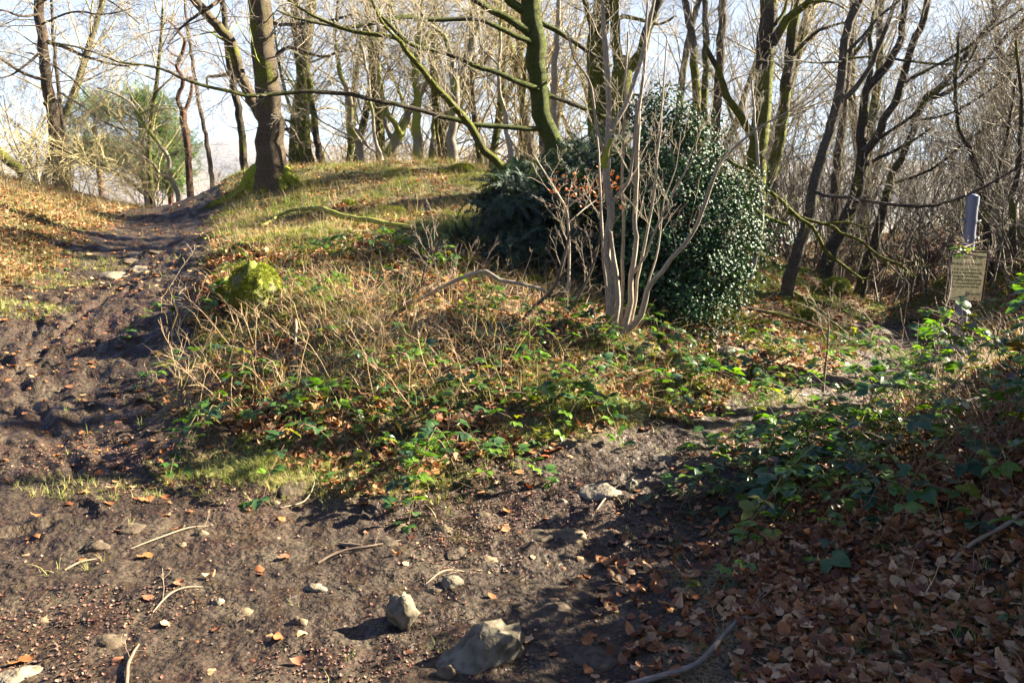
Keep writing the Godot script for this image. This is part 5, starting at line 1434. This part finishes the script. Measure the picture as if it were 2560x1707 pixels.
# ------------------------------------------------------------------ ground cover
func make_cover() -> void:
	rng.seed = 4321
	var leafs: Array = [leaf_mesh(0.052, 0.034, 0.5, 0.25, 0.05, 6, M.leaf_dead), leaf_mesh(0.047, 0.033, -0.35, -0.12, 0.08, 6, M.leaf_dead), leaf_mesh(0.055, 0.024, 1.0, 0.9, 0.04, 5, M.leaf_dead), leaf_mesh(0.075, 0.046, 0.25, 0.1, 0.07, 8, M.leaf_dead, 0.42), leaf_mesh(0.05, 0.036, 0.1, 0.05, 0.05, 6, M.leaf_dead), leaf_mesh(0.042, 0.03, -0.9, -0.5, 0.06, 5, M.leaf_dead)]
	var ivy := bramble_leaf(0.044, 3, 71, M.leaf_green)
	var grass := [blade_tuft(11, 0.075, 0.0016, 0.9, 0.25, M.grass, 1), blade_tuft(9, 0.14, 0.0017, 1.5, 0.6, M.grass, 2)]
	var straw := [blade_tuft(7, 0.26, 0.0017, 1.6, 0.45, M.grass, 3), blade_tuft(6, 0.34, 0.0016, 2.2, 0.5, M.grass, 4)]
	var flake := leaf_mesh(0.016, 0.009, 0.6, 0.4, 0.06, 3, M.crumb)
	var lb: Array = []
	for k in 6: lb.append(PackedFloat32Array())
	var gb: Array = [PackedFloat32Array(), PackedFloat32Array()]
	var sb: Array = [PackedFloat32Array(), PackedFloat32Array()]
	var ib := PackedFloat32Array(); var fb := PackedFloat32Array(); var mb := PackedFloat32Array()
	var best: Array = []         # nearest leaves become parts of their own
	var cell := 0.2
	var cp := [Color(0.33, 0.19, 0.09), Color(0.27, 0.12, 0.045), Color(0.21, 0.082, 0.026), Color(0.15, 0.05, 0.016), Color(0.40, 0.25, 0.125), Color(0.10, 0.037, 0.018), Color(0.17, 0.07, 0.035), Color(0.23, 0.10, 0.036)]
	var D := 1.6
	while D < 21.0:
		var x := -0.68 * D - 0.6
		while x < 0.68 * D + 0.8:
			var p := pd(x, D)
			var n1 := nz.get_noise_2d(x * 11 + 200, D * 11); var n2 := nf.get_noise_2d(x * 7 - 90, D * 7)
			var lod := 1.0 if D < 8.0 else pow(8.0 / D, 1.2)
			var rb := D < 3.45 + 0.96 * (x + 0.2) and x > 0.0
			var left := x < -1.0 - 0.42 * (D - 2.0) and p > 0.0
			var dl := 0.0; var dg := 0.0; var ds := 0.0; var di := 0.0; var df := 0.0; var dm := 0.0
			var edge := smoothstep(0.0, 0.25, p)
			if p < 0.0:
				dl = 16.0 + 220.0 * smoothstep(-0.3, 0.0, p) * clampf(0.4 + n1 * 2.0, 0, 1)
				if rb or x > 0.15 and D < 3.6: dl += 700.0 * smoothstep(-0.75, 0.0, p) * clampf(0.6 + n1, 0, 1)
				if x < -1.8 and D > 3.8: dl += 55.0 * clampf(n2 * 4.0, 0, 1)
				df = (2100.0 if D < 5.0 else 700.0 * lod) * clampf(0.4 + n2 * 2.5, 0.08, 1.0)
				dg = 9.0 * clampf(n1 * 3.0, 0, 1) + 120.0 * clampf(n2 * 2.0, 0, 1) * smoothstep(-0.5, 0.0, p)
			elif rb:
				dl = 2300.0 * edge; dg = 22.0 * clampf(0.3 + n1 * 2.0, 0, 1) + 60.0 * smoothstep(1.5, 2.2, x) * clampf(n2 * 3.0, 0, 1); ds = 12.0 + 150.0 * smoothstep(3.6, 4.4, D); di = 6.0
			elif left:
				dl = 430.0 + 300.0 * clampf(n2 * 3.0, 0, 1); dg = 200.0 * clampf(0.7 + n1 * 2.0, 0, 1); ds = 110.0; di = 26.0 * clampf(n1 * 3.0, 0, 1)
			elif x > 1.7 and D > 5.2:       # leafy and mossy bank on the right
				dl = 520.0; ds = 26.0; di = 55.0 * clampf(0.3 + n1 * 2.0, 0, 1); dg = 60.0 * clampf(n2 * 3.0, 0, 1); dm = 1900.0 * clampf(n1 * 5.0 + 0.4, 0, 1) * smoothstep(6.8, 8.2, D) * smoothstep(14.0, 12.0, D)
			elif D < 8.8:                   # mound's face
				var toe := smoothstep(1.0, 0.2, p)
				dl = 620.0 + 420.0 * toe + 600.0 * n1
				ds = (95.0 + 110.0 * n2) * (1.0 - toe * 0.7) * smoothstep(2.4, 1.2, x)
				dg = 230.0 * clampf(n2 * 3.5 - 0.15, 0, 1) + 160.0 * smoothstep(0.5, 0.1, p) * clampf(n1 * 3.0 + 0.3, 0, 1)
				di = 230.0 * clampf(0.2 + n1 * 2.8, 0, 1); dm = 1100.0 * clampf(nf.get_noise_2d(x * 9 + 33, D * 9) * 4.0 - 0.5, 0, 1)
			else:                           # mound's top
				dl = 150.0 + 480.0 * clampf(n1 * 2.5, 0, 1); dg = 470.0 * clampf(0.6 + n2 * 2.2, 0, 1); ds = 60.0 + 130.0 * clampf(nf.get_noise_2d(x * 16, D * 16) * 3.0, 0, 1); di = 45.0 * clampf(n1 * 3.0, 0, 1); dm = 900.0 * clampf(n2 * 3.5 - 0.2, 0, 1)
			if dm > 0.0: dl *= 1.0 - 0.8 * clampf(dm / 900.0, 0, 1)
			var A := cell * cell * lod
			for k in rng.randi_range(0, 1) + int(dl * A + R() - 0.5):
				var q := spot(x, D, cell)
				var c: Color = cp[rng.randi() % 8]
				c = c * R(0.75, 1.2)
				var up := (Vector3.UP + rv() * (0.55 if dl > 200 else 0.3)).normalized()
				var z := up.cross(rv()).normalized()
				var s := R(0.45, 1.35) * (1.0 if D < 8.0 else 1.15)
				var tr := Transform3D(Basis(up.cross(z), up, z).scaled(Vector3.ONE * s), q + Vector3(0, R(0.004, 0.03 if dl > 250 else 0.012), 0))
				var kind := [0, 1, 2, 4, 5, 0, 1, 4, 3, 5][rng.randi() % 10] as int
				var near := q.distance_to(Vector3(0, EYE, 0))
				if near < 4.0 and absf(q.x) < 0.62 * -q.z + 0.05: best.append([near, tr, c, kind])
				else: push(lb[kind], tr, c)
			for k in int(dg * A + R()):
				var q := spot(x, D, cell)
				push(gb[rng.randi() % 2], Transform3D(Basis.from_euler(Vector3(R(-0.3, 0.3), R(0, TAU), R(-0.3, 0.3))).scaled(Vector3.ONE * R(0.6, 1.25)), q - Vector3(0, 0.006, 0)), Color(0.125, 0.20, 0.03).lerp(Color(0.36, 0.31, 0.13), clampf(R(-0.3, 0.75) + n1, 0, 1)) * R(0.8, 1.15))
			for k in int(ds * A + R()):
				var q := spot(x, D, cell)
				push(sb[rng.randi() % 2], Transform3D(Basis.from_euler(Vector3(R(-0.5, 0.5), R(0, TAU), R(-0.5, 0.5))).scaled(Vector3.ONE * R(0.5, 1.15)), q - Vector3(0, 0.01, 0)), Color(0.50, 0.39, 0.23).lerp(Color(0.26, 0.17, 0.10), R()) * R(0.8, 1.1))
			for k in int(di * A + R()):
				var q := spot(x, D, cell)
				push(ib, Transform3D(Basis.from_euler(Vector3(R(-0.5, 0.5), R(0, TAU), R(-0.5, 0.5))).scaled(Vector3.ONE * R(0.6, 1.2)), q + Vector3(0, R(0.01, 0.06), 0)), [Color(0.04, 0.09, 0.033), Color(0.065, 0.135, 0.03), Color(0.034, 0.075, 0.038), Color(0.12, 0.19, 0.03)][rng.randi() % 4])
			for k in int(df * A + R()):
				var q := spot(x, D, cell)
				push(fb, Transform3D(Basis.from_euler(Vector3(R(-0.4, 0.4), R(0, TAU), R(-0.4, 0.4))).scaled(Vector3.ONE * R(0.35, 1.3)), q + Vector3(0, 0.002, 0)), [Color(0.10, 0.04, 0.026), Color(0.06, 0.035, 0.023), Color(0.13, 0.052, 0.032), Color(0.05, 0.035, 0.025), Color(0.17, 0.11, 0.07), Color(0.10, 0.05, 0.035), Color(0.06, 0.035, 0.028)][rng.randi() % 7])
			for k in int(dm * A + R()):
				var q := spot(x, D, cell)
				push(mb, Transform3D(Basis.from_euler(Vector3(R(-0.3, 0.3), R(0, TAU), R(-0.3, 0.3))).scaled(Vector3.ONE * R(0.9, 2.2)), q - Vector3(0, 0.004, 0)), MOSS.lerp(MOSSD, R()))
			x += cell
		D += cell
	# green verge and hanging tufts at the mound's toe, straw tangle in its middle
	for a in [[560,1160,0.22,70,0.45], [620,1170,0.2,80,0.35], [700,1182,0.24,95,0.4], [790,1203,0.2,55,0.55], [900,1218,0.18,40,0.6], [480,1150,0.2,22,0.5], [680,1190,0.45,60,0.7], [860,1190,0.3,50,0.5], [1440,1010,0.26,210,0.0], [1500,1040,0.2,110,0.75], [1400,960,0.22,120,0.05], [1330,1060,0.22,110,0.4], [60,690,0.5,160,0.4], [20,760,0.4,120,0.4], [150,640,0.5,150,0.5], [980,545,0.3,120,0.05], [1900,990,0.4,110,0.5], [2270,880,0.4,160,0.2], [240,1200,0.3,50,0.5], [1060,1190,0.2,80,0.4], [2480,1560,0.3,60,0.1], [2380,1480,0.3,40,0.1]]:
		var o := on_ground(a[0], a[1])
		for k in int(a[3] * 2.2):
			var r: float = a[2] * sqrt(R()); var t := R(0, TAU)
			var q := Vector3(o.x + r * cos(t) * 1.5, 0, o.z + r * sin(t) * 0.7)
			q.y = height(q.x, -q.z) - 0.006
			push(gb[rng.randi() % 2], Transform3D(Basis.from_euler(Vector3(R(-0.3, 0.3), R(0, TAU), R(-0.3, 0.3))).scaled(Vector3.ONE * R(0.35, 0.9)), q), Color(0.13, 0.21, 0.025).lerp(Color(0.46, 0.38, 0.17), clampf(a[4] + R(-0.35, 0.35), 0, 1)) * R(0.8, 1.15))
	for k in 520:
		var o := on_ground(clampf(rng.randfn(1100, 190), 700, 1480), clampf(rng.randfn(850, 70), 700, 1000)) if k % 3 else on_ground(R(420, 1000), R(720, 1050))
		push(sb[k % 2], Transform3D(Basis.from_euler(Vector3(R(-0.8, 0.8), R(0, TAU), R(-0.8, 0.8))).scaled(Vector3.ONE * R(0.6, 1.2)), o + Vector3(0, R(0, 0.12), 0)), Color(0.50, 0.38, 0.23).lerp(Color(0.28, 0.19, 0.115), R()) * R(0.8, 1.1))
	var litter := Node3D.new(); litter.name = "leaf_litter"; add_child(litter)
	litter.set_meta("kind", "stuff")
	best.sort_custom(func(a, b): return a[0] < b[0])
	var mats: Array = []
	for c in cp:
		var m := M.leaf_dead.duplicate() as StandardMaterial3D
		m.albedo_color = (c as Color).linear_to_srgb(); mats.append(m)
	for i in best.size():
		if i < 300:
			var o := put("leaf", leafs[best[i][3]], litter)
			o.transform = best[i][1]; o.material_override = mats[(i * 7) % 8]
		else: push(lb[best[i][3]], best[i][1], best[i][2])
	for k in 6: scatter("leaf_mass", leafs[k], lb[k], litter)
	for k in 2:
		scatter("grass", grass[k], gb[k])
		scatter("dead_grass", straw[k], sb[k])
	scatter("ground_ivy", ivy, ib)
	scatter("leaf_crumbs", flake, fb)
	scatter("moss", M.moss_tuft, mb)
	# stiff dead stalks standing on the mound
	rng.seed = 600
	for i in 58:
		var q := on_ground(R(400, 1350), R(700, 1040)) if i > 13 else on_ground(R(410, 760), R(760, 1060))
		var H := R(0.2, 0.58)
		var o := thing("dead_stalk", q, "thin straw-coloured dead stalk standing among the mound's brambles", "stalk", "dead stalks on the mound")
		var b := MB.new()
		var d := Vector3(R(-1.1, 0.7), 1, R(-0.5, 0.5)).normalized()
		var p := PackedVector3Array([Vector3(0, -0.03, 0), d * H * 0.5 + rv() * 0.012, d * H * 0.8 + rv() * 0.02, d * H + Vector3(R(-0.06, 0.03), -0.02, 0)])
		var c := Color(0.46, 0.33, 0.19).lerp(Color(0.28, 0.18, 0.10), R())
		b.tube(p, PackedFloat32Array([0.0024, 0.002, 0.0015, 0.0009]), 4, PackedColorArray([c, c, c, c]))
		put("stem", b.mesh(M.twig), o)
		var t := MB.new()
		sprout(t, [p, PackedFloat32Array([0.003, 0.003, 0.002, 0.001])], 3, 0.12, 0, style(c, [1], 0.3, 0.0, 1.0, 0.0, 0.001), 0.4, 0.5)
		fine("side_twigs", t.mesh(M.twig), o)
	# rusty leaves still held by the shrub
	var rust := PackedFloat32Array()
	for i in 90:
		var q := at(R(1360, 1560), R(410, 500) + R(0, 30), R(7.0, 7.5))
		push(rust, Transform3D(Basis.from_euler(Vector3(R(-1, 1), R(0, TAU), R(-1, 1))).scaled(Vector3.ONE * R(0.5, 0.85)), q), Color(0.34, 0.13, 0.045) * R(0.7, 1.3))
	for c in get_children():
		if c.name == "hazel_shrub":
			for i in range(3, rust.size(), 16):
				rust[i] -= c.position.x; rust[i + 4] -= c.position.y; rust[i + 8] -= c.position.z
			scatter("rusty_leaves", leafs[0], rust, c)

func spot(x: float, D: float, cell: float) -> Vector3:
	var a := x + R() * cell; var b := D + R() * cell
	return Vector3(a, height(a, b), -b)
